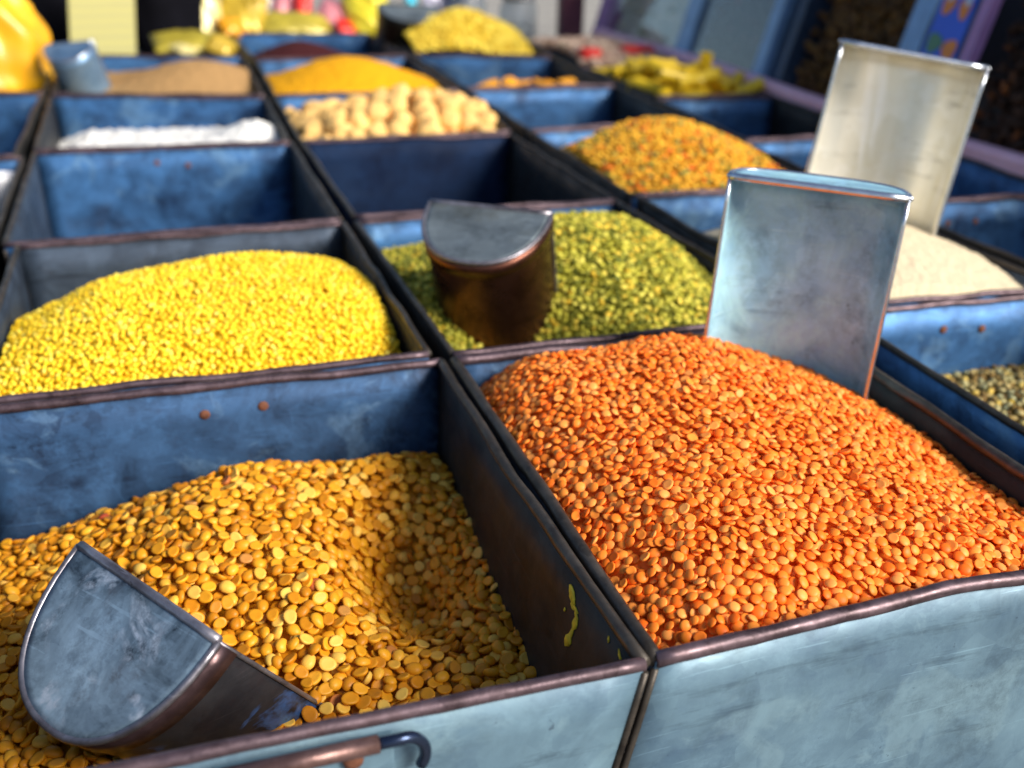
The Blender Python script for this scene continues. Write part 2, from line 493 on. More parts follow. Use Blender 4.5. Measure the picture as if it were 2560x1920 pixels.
# smears of yellow paint on the chickpea bin's right wall
pan, P = panA[1]
def wallpt(y, h, off=-0.0045):
    a, b = topA[1], topA[2]
    s = (y - a.y) / (b.y - a.y)
    return P(max(0.0, s), -h / DEPTH, off)
rndp = random.Random(5)
for path, w in ((((1.345, -.028), (1.335, -.045), (1.325, -.06)), .011), (((1.318, -.05), (1.305, -.065), (1.310, -.095), (1.322, -.13)), .010),
                (((1.20, -.022), (1.197, -.032)), .004), (((1.165, -.020), (1.155, -.030)), .005), (((1.35, -.075), (1.352, -.083)), .003)):
    vs, fs = [], []
    pts = []
    for i in range(len(path) - 1):
        for t in (0, .25, .5, .75):
            pts.append((lerp(path[i][0], path[i + 1][0], t), lerp(path[i][1], path[i + 1][1], t)))
    pts.append(path[-1])
    for i, (y, h) in enumerate(pts):
        ww = w * (0.35 + rndp.random()) * (0.3 if i in (0, len(pts) - 1) else 1)
        for d_, o_ in ((-ww, -0.0035), (ww, -0.0035), (ww * .9, -0.0046), (-ww * .9, -0.0046)):
            q = wallpt(y + d_, h, o_)
            vs.append(V(q.x, q.y, q.z))
    for i in range(len(pts) - 1):
        for k in range(4):
            fs.append((i * 4 + k, i * 4 + (k + 1) % 4, i * 4 + 4 + (k + 1) % 4, i * 4 + 4 + k))
    fix_normals(mesh_obj("paint_mark", vs, fs, M_YPAINT, pan))

# ------------------------------------------------------------------ scoops
def d_curve(W, k, n=28, e=2.3):
    r = []
    for i in range(n + 1):
        t = math.pi * i / n
        c, s = math.cos(t), math.sin(t)
        r.append(Vector((W / 2 * math.copysign(abs(c) ** (2 / e), c), k * W * abs(s) ** (2 / e), 0)))
    return r

SCOOPS = {}
def make_scoop(key, label, pos, X, Y, Z, W=.38, k=.62, L0=.5, L1=.55, mat=None, cap_mat=None, rim_mat=None, taper=0.0, seam=None, e=2.3):
    """pos: middle of the cap's straight edge (x, y, z above the rims); X along that edge, Y to the round side, the body runs along -Z"""
    X, Y, Z = Vector(X).normalized(), Vector(Y), Vector(Z)
    Z = X.cross(Y).normalized(); Y = Z.cross(X).normalized()
    R = Matrix((X, Y, Z)).transposed()
    pos = Vector(pos)
    low = pos + R @ Vector((0, 0, -L1))
    root = empty("scoop", V(*low))
    tag(root, label, "scoop", "metal scoops in the bins")
    W_ = lambda p: V(*(pos + R @ p))
    C = d_curve(W, k, e=e)
    n = len(C)
    NZ = 12
    f = wob(key)
    th = .0045
    vs, fs = [], []
    for side in (0, 1):
        for i, c in enumerate(C):
            ta = (C[min(i + 1, n - 1)] - C[max(i - 1, 0)]).normalized()
            nn = Vector((ta.y, -ta.x, 0))
            Lc = L0 + (L1 - L0) * (c.y / (k * W))
            for j in range(NZ + 1):
                t = j / NZ
                p = Vector((c.x * (1 - taper * t), c.y * (1 - taper * t), -Lc * t)) + nn * (-th * side + .004 * f(i / 9, t * 2) * t)
                vs.append(W_(p))
    L = n * (NZ + 1)
    idx = lambda s, i, j: s * L + i * (NZ + 1) + j
    for i in range(n - 1):
        for j in range(NZ):
            fs.append((idx(0, i, j), idx(0, i + 1, j), idx(0, i + 1, j + 1), idx(0, i, j + 1)))
            fs.append((idx(1, i, j), idx(1, i, j + 1), idx(1, i + 1, j + 1), idx(1, i + 1, j)))
        fs.append((idx(0, i, NZ), idx(0, i + 1, NZ), idx(1, i + 1, NZ), idx(1, i, NZ)))
        fs.append((idx(0, i, 0), idx(1, i, 0), idx(1, i + 1, 0), idx(0, i + 1, 0)))
    for j in range(NZ):
        for i in (0, n - 1):
            fs.append((idx(0, i, j), idx(0, i, j + 1), idx(1, i, j + 1), idx(1, i, j)))
    body = mesh_obj("body", vs, fs, mat, root)
    fix_normals(body)
    # end cap: slightly dished plate
    vs, fs = [], []
    rings = (1.0, 0.9, 0.6, 0.3)
    cen = Vector((0, k * W * .42, 0))
    for top_ in (0, 1):
        for ri, s in enumerate(rings):
            for i in range(n + 6):
                if i < n: c = C[i]
                else:
                    t = (i - n + 1) / 7
                    c = C[-1].lerp(C[0], t)
                p = cen.lerp(c, s) + Vector((0, 0, (.006 if top_ == 0 else .0025) - .004 * (1 - s) * (1 + .6 * f(i * .3, s * 3))))
                vs.append(W_(p))
        vs.append(W_(cen + Vector((0, 0, (.006 if top_ == 0 else .0025) - .004))))
    m_ = n + 6
    blk = len(rings) * m_ + 1
    for top_ in (0, 1):
        for ri in range(len(rings) - 1):
            for i in range(m_):
                a = top_ * blk + ri * m_
                fs.append((a + i, a + (i + 1) % m_, a + m_ + (i + 1) % m_, a + m_ + i))
        a = top_ * blk + (len(rings) - 1) * m_
        for i in range(m_):
            fs.append((a + i, a + (i + 1) % m_, top_ * blk + blk - 1))
    for i in range(m_):
        fs.append((i, blk + i, blk + (i + 1) % m_, (i + 1) % m_))
    fix_normals(mesh_obj("end_cap", vs, fs, cap_mat or mat, root))
    ring = [W_(c * 1.012 + Vector((0, -.001, .003))) for c in C]
    tube_obj("cap_rim", ring, .0062 * U, rim_mat or mat, root, 8)
    st = [W_(C[-1].lerp(C[0], t / 8) + Vector((0, -.002, .003))) for t in range(9)]
    tube_obj("straight_edge", st, .0085 * U, rim_mat or mat, root, 8)
    if seam is not None:                              # the folded band next to the cap
        vs, fs = [], []
        for z0 in (-.004, -.045):
            for o_ in (.002, .006):
                for i, c in enumerate(C):
                    ta = (C[min(i + 1, n - 1)] - C[max(i - 1, 0)]).normalized()
                    nn = Vector((ta.y, -ta.x, 0))
                    vs.append(W_(c + nn * o_ + Vector((0, 0, z0))))
        g_ = lambda a, i: a * n + i
        for i in range(n - 1):
            fs += [(g_(0, i), g_(0, i + 1), g_(2, i + 1), g_(2, i)), (g_(1, i), g_(3, i), g_(3, i + 1), g_(1, i + 1)),
                   (g_(0, i), g_(1, i), g_(1, i + 1), g_(0, i + 1)), (g_(2, i), g_(2, i + 1), g_(3, i + 1), g_(3, i))]
        fs += [(g_(0, 0), g_(2, 0), g_(3, 0), g_(1, 0)), (g_(0, n - 1), g_(1, n - 1), g_(3, n - 1), g_(2, n - 1))]
        fix_normals(mesh_obj("seam_band", vs, fs, seam, root))
    # bead along the two straight body edges
    for i in (0, n - 1):
        c = C[i]
        pts = [W_(Vector((c.x * (1 - taper * t), c.y, -L0 * t))) for t in [j / 10 for j in range(11)]]
        tube_obj("edge_bead", pts, .0045 * U, rim_mat or mat, root, 6)
    SCOOPS[key] = (pos, R, W, k, L0, L1)
    return root

M_STEEL = metal("scoop_steel", (0.14, 0.33, 0.50), (0.46, 0.78, 0.96), stain=(0.16, 0.27, 0.36), metallic=0.15, rough=(0.40, 0.56), scale=1.0, stain_amt=0.3, mottle=0.6)
M_EDGE = plain("bright_edge", (0.62, 0.66, 0.74), 0.25, 0.95, 0.15, 200, 0.05)
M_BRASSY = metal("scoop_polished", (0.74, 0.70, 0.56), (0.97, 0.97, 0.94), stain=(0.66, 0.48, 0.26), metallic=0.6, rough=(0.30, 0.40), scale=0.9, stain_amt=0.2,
                 pale=(1.0, 1.0, 1.0), pale_amt=0.8, mottle=0.05, stretch=((1.2, 1.2, 0.10), (0.0, 0.17, 0.0)))  # white upright streaks paint the scoop's glare into its colour
M_DULL = metal("scoop_dull", (0.15, 0.18, 0.19), (0.36, 0.42, 0.44), stain=(0.14, 0.12, 0.06), metallic=0.75, rough=(0.32, 0.55), scale=1.2, stain_amt=0.5)
M_DULLBODY = metal("scoop_dull_body", (0.060, 0.022, 0.016), (0.20, 0.085, 0.06), stain=(0.09, 0.03, 0.016), metallic=0.9, rough=(0.2, 0.38), scale=0.8, stain_amt=0.5)  # rusty brown, with the lentils' reddish reflection put into the colour
M_PATINA = metal("scoop_patina", (0.022, 0.045, 0.08), (0.22, 0.32, 0.42), stain=(0.055, 0.035, 0.035), metallic=0.4, rough=(0.42, 0.65), scale=1.6, stain_amt=0.8,
                 pale=(0.46, 0.54, 0.66), pale_amt=0.85, mottle=0.95)
M_PATBODY = metal("scoop_patina_body", (0.02, 0.02, 0.03), (0.06, 0.06, 0.07), stain=(0.05, 0.03, 0.03), metallic=0.6, rough=(0.3, 0.5), scale=1.5, stain_amt=0.6,
                  pale=(0.08, 0.20, 0.55), pale_amt=0.9)
M_BLUESC = metal("scoop_blue", (0.08, 0.19, 0.36), (0.25, 0.40, 0.60), stain=(0.10, 0.12, 0.16), metallic=0.6, rough=(0.35, 0.5), stain_amt=0.4)
M_BLACKSC = plain("scoop_black", (0.012, 0.010, 0.006), 0.4, 0.5, 0.3, 40)
M_WORN = metal("worn_edge", (0.12, 0.10, 0.11), (0.36, 0.35, 0.40), stain=(0.07, 0.04, 0.04), metallic=0.8, rough=(0.32, 0.5), scale=2.0, stain_amt=0.6)
M_SEAM = metal("seam_brown", (0.05, 0.028, 0.03), (0.14, 0.085, 0.09), stain=(0.05, 0.02, 0.02), metallic=0.7, rough=(0.28, 0.45), scale=2.0, stain_amt=0.5)

make_scoop("S1", "grey steel scoop standing upright in the orange lentils, hollow side out", (1.315, 1.912, .436),
           (0.8209, -0.5691, -0.0463), (0.5673, 0.8222, -0.06), (0.07, 0.02, .99), W=.367, k=.34, e=3.2, L0=.60, L1=.60, mat=M_STEEL, rim_mat=M_EDGE)
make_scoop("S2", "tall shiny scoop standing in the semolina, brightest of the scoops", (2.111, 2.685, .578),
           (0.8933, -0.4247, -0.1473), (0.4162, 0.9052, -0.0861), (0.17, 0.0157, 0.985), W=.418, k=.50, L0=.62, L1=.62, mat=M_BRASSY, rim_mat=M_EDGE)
make_scoop("S3", "dull scoop with flat grey end cap standing in the green lentils", (.824, 2.647, .229),
           (-0.834, 0.551, 0.0115), (-0.511, -0.765, -0.393), (-0.208, -0.334, 0.92), W=.33, k=.66, L0=.46, L1=.48, mat=M_DULLBODY, cap_mat=M_DULL, rim_mat=M_WORN, seam=M_DULLBODY)
make_scoop("S4", "tarnished scoop lying in the split chickpeas with its end cap facing out", (-.093, 1.50, -.012),
           (-0.548, 0.835, 0.04), (-0.68, -0.42, -0.603), (-0.49, -0.345, 0.795), W=.36, k=.65, L0=.43, L1=.48, mat=M_PATBODY, cap_mat=M_PATINA, rim_mat=M_WORN, seam=M_SEAM)
make_scoop("S5", "blue scoop leaning in the light brown powder", (-.37, 6.50, .19),
           (-0.95, 0.25, -0.10), (-0.30, -0.80, -0.45), (-0.42, -0.30, 0.86), W=.26, k=.60, L0=.58, L1=.62, mat=M_BLUESC, rim_mat=M_EDGE)
make_scoop("S6", "black scoop with grey end cap in the far yellow flakes", (1.80, 7.75, .24),
           (-0.98, 0.1, 0.05), (-0.1, -0.9, -0.35), (-0.22, -0.3, 0.9), W=.42, k=.60, L0=.5, L1=.55, mat=M_BLACKSC, cap_mat=M_DULL, rim_mat=M_BLACKSC)

# ------------------------------------------------------------------ grain heaps
def inside_quad(c, pad):
    FL, FR, BR, BL = [Vector((c[2 * i], c[2 * i + 1])) for i in range(4)]
    pts = [FL, FR, BR, BL]
    edges = []
    for i in range(4):
        a, b = pts[i], pts[(i + 1) % 4]
        d = (b - a).normalized()
        edges.append((a, Vector((-d.y, d.x))))
    def f(x, y):
        r = np.full(np.shape(x), 1e9)
        for a, n in edges:
            r = np.minimum(r, (x - a.x) * n.x + (y - a.y) * n.y)
        return r - pad
    return f

def deposit(corners, T, a, b, c, layers, sigma, seed, pad=None, reject=None, flip=False, steep=0.04):
    """lets grains settle one by one on a height field until it reaches the heap's surface T(x, y)"""
    rg = np.random.default_rng(seed)
    pad = pad if pad is not None else a * 0.9 + 0.013
    ins = inside_quad(corners, pad)
    xs, ys = corners[0::2], corners[1::2]
    g = a / 3.6
    x0, y0 = min(xs), min(ys)
    nx, ny = int((max(xs) - x0) / g) + 2, int((max(ys) - y0) / g) + 2
    GX, GY = np.meshgrid(x0 + np.arange(nx) * g, y0 + np.arange(ny) * g, indexing='ij')
    TT = T(GX, GY)
    ok = ins(GX, GY) > 0
    if reject is not None:
        ok &= ~reject(GX, GY, TT)
    TT = TT - 0.4 * c
    H = TT - 2.0 * c * (0.85 * layers)
    start = H.copy()
    cells = np.argwhere(ok)
    okm = ok
    N = int(2.4 * layers * len(cells) * g * g / (math.pi * a * b * 0.80))
    gx = np.gradient(TT, g, axis=0); gy = np.gradient(TT, g, axis=1)
    D = H - TT
    pos, rot, tops = [], [], []
    w, miss, BS = 3, 0, 2000
    ABC = np.array([a * a, b * b, c * c])
    for it in range(N):
        if it % BS == 0:
            CAND = rg.integers(0, len(cells), (BS, 18)); NR = rg.normal(0, 1, (BS, 3)).tolist(); UR = rg.random((BS, 5)).tolist()
        r_ = it % BS
        k = cells[CAND[r_]]
        if it % 150 == 149 and np.percentile(D[okm], 6) > -1.1 * c: break
        i, j = k[D[k[:, 0], k[:, 1]].argmin()].tolist()
        if D[i, j] > -0.7 * c:
            miss += 1
            if miss > 30: break
            continue
        miss = 0
        i0, i1, j0, j1 = max(i - w, 0), min(i + w, nx - 1), max(j - w, 0), min(j + w, ny - 1)
        sx = min(1.0, max(-1.0, float(H[i1, j] - H[i0, j]) / ((i1 - i0) * g)))
        sy = min(1.0, max(-1.0, float(H[i, j1] - H[i, j0]) / ((j1 - j0) * g)))
        sx, sy = 0.30 * sx + 0.70 * float(gx[i, j]), 0.30 * sy + 0.70 * float(gy[i, j])
        nr, ur = NR[r_], UR[r_]
        sg = sigma if ur[0] > steep else 0.9
        n0, n1 = -sx + nr[0] * sg, -sy + nr[1] * sg
        ln = math.sqrt(n0 * n0 + n1 * n1 + 1.0)
        n0, n1, n2 = n0 / ln, n1 / ln, 1.0 / ln
        an = ur[1] * 6.2832
        u0, u1 = math.cos(an), math.sin(an)
        du = u0 * n0 + u1 * n1
        u0, u1, u2 = u0 - n0 * du, u1 - n1 * du, -n2 * du
        lu = math.sqrt(u0 * u0 + u1 * u1 + u2 * u2)
        u0, u1, u2 = u0 / lu, u1 / lu, u2 / lu
        R = np.array(((u0, n1 * u2 - n2 * u1, n0), (u1, n2 * u0 - n0 * u2, n1), (u2, n0 * u1 - n1 * u0, n2)))
        sc = min(max(1.0 + 0.07 * nr[2], .82), 1.18)
        Mx = ((R * ABC) @ R.T * (sc * sc)).tolist()
        ex, ey = math.sqrt(Mx[0][0]), math.sqrt(Mx[1][1])
        hi, hj = int(ex / g) + 1, int(ey / g) + 1
        A0, A1, B0, B1 = max(i - hi, 0), min(i + hi + 1, nx), max(j - hj, 0), min(j + hj + 1, ny)
        dx = (np.arange(A0, A1) - i)[:, None] * g
        dy = (np.arange(B0, B1) - j)[None, :] * g
        det = Mx[0][0] * Mx[1][1] - Mx[0][1] ** 2
        ia, ib, ic = Mx[1][1] / det, -Mx[0][1] / det, Mx[0][0] / det
        qq = ia * dx * dx + 2 * ib * dx * dy + ic * dy * dy
        m = qq < 0.80
        px, py = ia * Mx[0][2] + ib * Mx[1][2], ib * Mx[0][2] + ic * Mx[1][2]
        zm = px * dx + py * dy
        var = Mx[2][2] - (px * Mx[0][2] + py * Mx[1][2])
        hf = np.sqrt(np.maximum(var * (1 - qq), 0))
        Hs = H[A0:A1, B0:B1]
        low = (Hs - zm + hf)[m]
        if low.size == 0: continue
        z0 = low.max() - 0.45 * c
        if z0 - TT[i, j] > 0.75 * c:
            D[i, j] += 0.25 * c               # nothing fits here any more without standing proud
            continue
        Hs[m] = np.maximum(Hs[m], (z0 + zm + hf)[m])
        D[A0:A1, B0:B1] = Hs - TT[A0:A1, B0:B1]
        jx, jy = (ur[2] - .5) * g, (ur[3] - .5) * g
        pos.append((GX[i, j] + jx, GY[i, j] + jy, z0))
        if flip and ur[4] < 0.5:
            R = R * np.array([1, -1, -1])
        rot.append(R * sc)
        tops.append((i, j, z0 + hf.max()))
    pos = np.array(pos); rot = np.array(rot)
    vis = np.array([t[2] >= H[t[0], t[1]] - 0.5 * c for t in tops])
    return pos, rot, vis, (GX, GY, start - 0.3 * c, ok | (ins(GX, GY) > -.4 * a))

def ellipsoid_base(a, b, c, seg=8, rings=3, lens=False, e=1.0):
    vs = [(0, 0, c)]
    prof = []
    for r in range(1, 2 * rings):
        t = math.pi * r / (2 * rings)
        rr, zz = math.sin(t), math.cos(t)
        if lens: zz = math.copysign(abs(zz) ** 1.35, zz); rr = rr ** 0.85
        prof.append((rr, zz))
    for rr, zz in prof:
        for k in range(seg):
            an = 2 * math.pi * k / seg
            vs.append((a * rr * math.cos(an), b * rr * math.sin(an), c * zz))
    vs.append((0, 0, -c))
    fs = []
    for k in range(seg): fs.append((0, 1 + k, 1 + (k + 1) % seg))
    m = len(prof)
    for r in range(m - 1):
        for k in range(seg):
            p, q = 1 + r * seg + k, 1 + r * seg + (k + 1) % seg
            fs.append((p, p + seg, q)); fs.append((q, p + seg, q + seg))
    last = 1 + (m - 1) * seg
    for k in range(seg): fs.append((len(vs) - 1, last + (k + 1) % seg, last + k))
    return np.array(vs), fs

def dome_base(a, b, c, seg=12):
    """half of a split pea: flat oval face up, rounded underside"""
    prof = [(0.0, .62), (0.62, .60), (.90, .66), (1.0, .42), (.97, .05), (.80, -.55), (.45, -.90), (0.0, -1.0)]
    vs, fs, rows = [], [], []
    for r, z in prof:
        if r == 0:
            rows.append([len(vs)]); vs.append((0, 0, c * z))
        else:
            row = []
            for k in range(seg):
                an = 2 * math.pi * k / seg
                w = 1 + .05 * math.cos(an * 2 + .6) + .04 * math.cos(3 * an)
                row.append(len(vs)); vs.append((a * r * math.cos(an) * w, b * r * math.sin(an) * w, c * z))
            rows.append(row)
    for i in range(len(rows) - 1):
        p, q = rows[i], rows[i + 1]
        for k in range(seg):
            k2 = (k + 1) % seg
            if len(p) == 1: fs.append((p[0], q[k], q[k2]))
            elif len(q) == 1: fs.append((p[k], q[0], p[k2]))
            else:
                fs.append((p[k], q[k], q[k2])); fs.append((p[k], q[k2], p[k2]))
    return np.array(vs), fs

def heap_mesh(name, base, pos, rot, bed, mat, tints, origin):
    """all grains of a heap and the packed bed below them, one mesh"""
    kinds = base if isinstance(base, list) else [base]
    Ps, Fs, ts, off = [], [], [], 0
    for q_, (bv, bf) in enumerate(kinds):
        sel = np.arange(len(pos)) % 4 == 3 if (len(kinds) == 2 and q_ == 1) else (np.arange(len(pos)) % 4 != 3 if len(kinds) == 2 else np.ones(len(pos), bool))
        N, nv = int(sel.sum()), len(bv)
        Ps.append((np.einsum('nij,vj->nvi', rot[sel], bv) + pos[sel][:, None, :]).reshape(-1, 3))
        Fs.append((np.array(bf)[None, :, :] + (np.arange(N) * nv)[:, None, None]).reshape(-1, 3) + off)
        ts.append(np.repeat(tints[sel], nv)); off += N * nv
    P, F, tint = np.concatenate(Ps), np.concatenate(Fs), np.concatenate(ts)
    GX, GY, Z, ok = bed
    s = 2
    gx, gy, gz, gk = GX[::s, ::s], GY[::s, ::s], Z[::s, ::s], ok[::s, ::s]
    n0 = len(P)
    ii = np.arange(gx.size).reshape(gx.shape)
    kk = gk[:-1, :-1] & gk[1:, :-1] & gk[:-1, 1:] & gk[1:, 1:]
    q = np.stack([ii[:-1, :-1][kk], ii[1:, :-1][kk], ii[1:, 1:][kk], ii[:-1, 1:][kk]], 1)
    F = np.concatenate([F, n0 + q[:, [0, 1, 2]], n0 + q[:, [0, 2, 3]]])
    P = np.concatenate([P, np.stack([gx, gy, gz], -1).reshape(-1, 3)])
    tint = np.concatenate([tint, np.full(gx.size, 0.35)])
    Pm = P * U - np.array(origin)[None, :]
    me = bpy.data.meshes.new(name)
    me.vertices.add(len(Pm)); me.vertices.foreach_set("co", Pm.astype(np.float32).ravel())
    me.loops.add(F.size); me.loops.foreach_set("vertex_index", F.astype(np.int32).ravel())
    me.polygons.add(len(F)); me.polygons.foreach_set("loop_start", np.arange(0, F.size, 3, dtype=np.int32))
    me.polygons.foreach_set("use_smooth", np.ones(len(F), dtype=bool))
    at = me.attributes.new("tint", 'FLOAT', 'POINT'); at.data.foreach_set("value", tint.astype(np.float32))
    me.update(calc_edges=True)
    me.materials.append(mat)
    o = bpy.data.objects.new(name, me); COL.objects.link(o); o.location = origin
    return o

def corners_of(key):
    return list(BINS[key][0]["corners"])

def gauss(x, y, cx, cy, sx, sy):
    return np.exp(-((x - cx) / sx) ** 2 - ((y - cy) / sy) ** 2)

def in_scoop(key, margin=.01):
    pos, R, W, k, L0, L1 = SCOOPS[key]
    Ri = np.array(R.transposed()); p0 = np.array(pos)
    def f(x, y, z):
        d = np.stack([x - p0[0], y - p0[1], z - p0[2]], -1) @ Ri.T
        lx, ly, lz = d[..., 0], d[..., 1], d[..., 2]
        yy = np.clip(ly / (k * W), -.3, 1.3)
        hw = np.sqrt(np.maximum(0, 1 - np.clip(yy, 0, 1) ** 2)) * W / 2
        L = L0 + (L1 - L0) * np.clip(yy, 0, 1)
        return (np.abs(lx) < hw + margin) & (ly < k * W + margin) & (ly > -margin) & (lz < margin) & (lz > -L - margin)
    return f

def on_screen(p):
    """layout point -> photo pixel (2560 wide), used only to pick which grains show largest"""
    q = np.array([p[0], p[1], p[2] - 1.0])
    z = q @ np.array(CAM_F)
    return 1280 + 2692.66 * (q @ np.array(CAM_R)) / z, 960 - 2692.66 * (q @ np.array(CAM_U)) / z, z

def poly_in(px, py, poly):
    c = False
    for i in range(len(poly)):
        (x1, y1), (x2, y2) = poly[i], poly[i - 1]
        if (y1 > py) != (y2 > py) and px < (x2 - x1) * (py - y1) / (y2 - y1) + x1: c = not c
    return c

def grain_heap(key, name, label, cat, T, size, base, mat, seed, layers=2.2, sigma=.3, reject=None, flip=False, tint_fn=None, single=None, steep=.04):
    a, b, c = size
    cs = corners_of(key)
    pos, rot, vis, bed = deposit(cs, T, a, b, c, layers, sigma, seed, reject=reject, flip=flip, steep=steep)
    rg = np.random.default_rng(seed + 1)
    tints = rg.random(len(pos)) if tint_fn is None else tint_fn(rg, len(pos))
    keep = np.ones(len(pos), bool)
    org = (sum(cs[0::2]) / 4 * U, sum(cs[1::2]) / 4 * U, float(pos[:, 2].min()) * U)
    if single:
        yf = min(cs[1::2]) + .02
        cand = []
        for n in np.argwhere(vis)[:, 0]:
            p = pos[n]
            x, y, z = on_screen(p)
            if not (12 < x < 2548 and 12 < y < 1908): continue
            if (p[2] - 1.0) * yf / p[1] < -1.0 + .018: continue
            if single.get("hide") and poly_in(x, y, single["hide"]): continue
            cand.append((z, n))
        cand.sort()
        bv, bf = single.get("base", base)
        me = bpy.data.meshes.new(single["name"])
        me.from_pydata([tuple(v * U) for v in bv], [], bf)
        me.polygons.foreach_set("use_smooth", [True] * len(me.polygons))
        me.materials.append(single["mat"])
        for z, n in cand[:300]:
            o = bpy.data.objects.new(single["name"], me)
            COL.objects.link(o)
            o.matrix_world = Matrix.Translation(Vector(pos[n]) * U) @ Matrix(rot[n].tolist()).to_4x4()
            tag(o, single["label"], single["cat"], single["group"])
            keep[n] = False
    o = heap_mesh(name, base, pos[keep], rot[keep], bed, mat, tints[keep], org)
    tag(o, label, cat, None, "stuff")
    return o

# --- orange lentils
LENTIL = [(0.0, (0.88, 0.135, 0.006)), (0.3, (0.94, 0.205, 0.016)), (0.7, (0.96, 0.265, 0.032)), (1.0, (0.97, 0.34, 0.075))]
M_LENT = grain_mat("orange_lentil", LENTIL, 0.5, True)
M_LENT1 = grain_mat("orange_lentil_single", LENTIL, 0.5, False)
def T_B(x, y):
    d = 0.115 * gauss(x, y, .98, 1.74, .75, .60)
    z = -.045 + d + .035 * np.exp(-((y - 2.0) / .25) ** 2) * np.exp(-((x - .98) / .34) ** 2)
    z -= .10 * np.clip((x - 1.15) / .42, 0, 1) ** 1.4 * np.clip((y - 1.0) / .5, 0.0, 1)
    z -= .085 * np.clip((.78 - x) / .17, 0, 1) ** 1.5
    z -= .03 * np.clip((1.25 - y) / .15, 0, 1)
    z -= .28 * np.clip(y - 2.05, 0, 1) ** 1.0
    return z + .009 * np.sin(9 * x + 4 * y) * np.cos(7 * y - 3 * x) + .006 * np.sin(17 * x - 5 * y)
lent = (.0104, .0099, .0041)
lb = ellipsoid_base(*lent, seg=10, rings=3, lens=True)
grain_heap("B", "orange_lentils", "heap of small orange lentils filling the front bin", "lentils", T_B, lent, [lb, dome_base(.0104, .0096, .0042, 9)], M_LENT, 11, layers=2.4, sigma=.32, steep=.08,
           single=dict(name="orange_lentil", mat=M_LENT1, base=ellipsoid_base(*lent, seg=14, rings=3, lens=True), cat="lentil",
                       label="single orange lentil on the heap just behind the bin's front rim", group="orange lentils nearest the front rim"))

# a few lentils spilled into the gap between the two front bins
me_ = bpy.data.meshes.new("orange_lentil"); bv_, bf_ = ellipsoid_base(*lent, seg=14, rings=3, lens=True)
me_.from_pydata([tuple(v * U) for v in bv_], [], bf_); me_.polygons.foreach_set("use_smooth", [True] * len(me_.polygons)); me_.materials.append(M_LENT1)
for k_, (x_, y_, h_) in enumerate(((.586, 1.41, -.024), (.583, 1.62, -.026), (.583, 1.79, -.026))):
    o = bpy.data.objects.new("orange_lentil", me_); COL.objects.link(o)
    o.location = V(x_, y_, h_); o.rotation_euler = (.3 * k_, 1.1, .7 * k_)
    tag(o, "stray orange lentil caught in the gap between the two front bins", "lentil", "stray lentils between the two front bins")

# --- split chickpeas
CHANA = [(0.0, (0.48, 0.165, 0.005)), (0.35, (0.66, 0.255, 0.009)), (0.75, (0.79, 0.35, 0.017)), (0.985, (0.84, 0.50, 0.09)), (1.0, (0.35, 0.05, 0.02))]
M_CHANA = grain_mat("split_chickpea", CHANA, 0.45, True)
M_CHANA1 = grain_mat("split_chickpea_single", CHANA, 0.45, False)
def T_A(x, y):
    z = -.265 + .135 * gauss(x, y, .12, 1.95, .33, .38) + .045 * gauss(x, y, .50, 2.12, .20, .20) + .02 * gauss(x, y, .54, 1.6, .10, .4)
    z -= .125 * gauss(x, y, .375, 1.78, .115, .20) + .045 * gauss(x, y, .16, 1.30, .22, .16)
    z -= .02 * np.clip((-.1 - x) / .3, 0, 1)
    z -= .30 * np.clip(y - 2.12, 0, 1)
    return z + .010 * np.sin(11 * x + 3 * y) * np.cos(8 * y) + .006 * np.sin(19 * x - 9 * y)
chs = (.0140, .0122, .0064)
HIDE4 = [(220, 1367), (110, 1511), (55, 1707), (130, 1829), (285, 1847), (447, 1850), (834, 1790), (850, 1765), (541, 1603)]
db = dome_base(*chs, seg=11)
grain_heap("A", "split_chickpeas", "golden split chickpeas heaped in the front bin with the handle", "chickpeas", T_A, chs, db, M_CHANA, 21, layers=2.4, sigma=.28, flip=True,
           reject=in_scoop("S4", .0), steep=.12,
           single=dict(name="split_chickpea", mat=M_CHANA1, base=dome_base(*chs, seg=14), cat="chickpea", hide=HIDE4,
                       label="single golden split chickpea on the heap near the bin's front rim", group="split chickpeas nearest the front rim"))

# --- yellow lentils
YEL = [(0.0, (0.84, 0.48, 0.010)), (0.4, (0.92, 0.61, 0.018)), (0.8, (0.95, 0.68, 0.035)), (1.0, (0.96, 0.76, 0.12))]
M_YEL = grain_mat("yellow_lentil", YEL, 0.5)
def T_Y(x, y):
    z = -.09 + .165 * gauss(x, y, .10, 2.78, .62, .52)
    z -= .065 * np.clip((-.18 - x) / .25, 0, 1)
    z -= .05 * np.clip((x - .42) / .12, 0, 1) ** 2
    z -= .22 * np.clip(y - 2.98, 0, 1) + .05 * np.clip((2.5 - y) / .2, 0, 1)
    return z + .010 * np.sin(10 * x + 3) * np.cos(9 * y + x) + .012 * np.sin(5 * x + 4 * y)
ys_ = (.0085, .0068, .0050)
grain_heap("Y", "yellow_lentils", "bright yellow lentils heaped in the middle bin", "lentils", T_Y, ys_, ellipsoid_base(*ys_, seg=7, rings=2), M_YEL, 31, layers=1.6, sigma=.4)

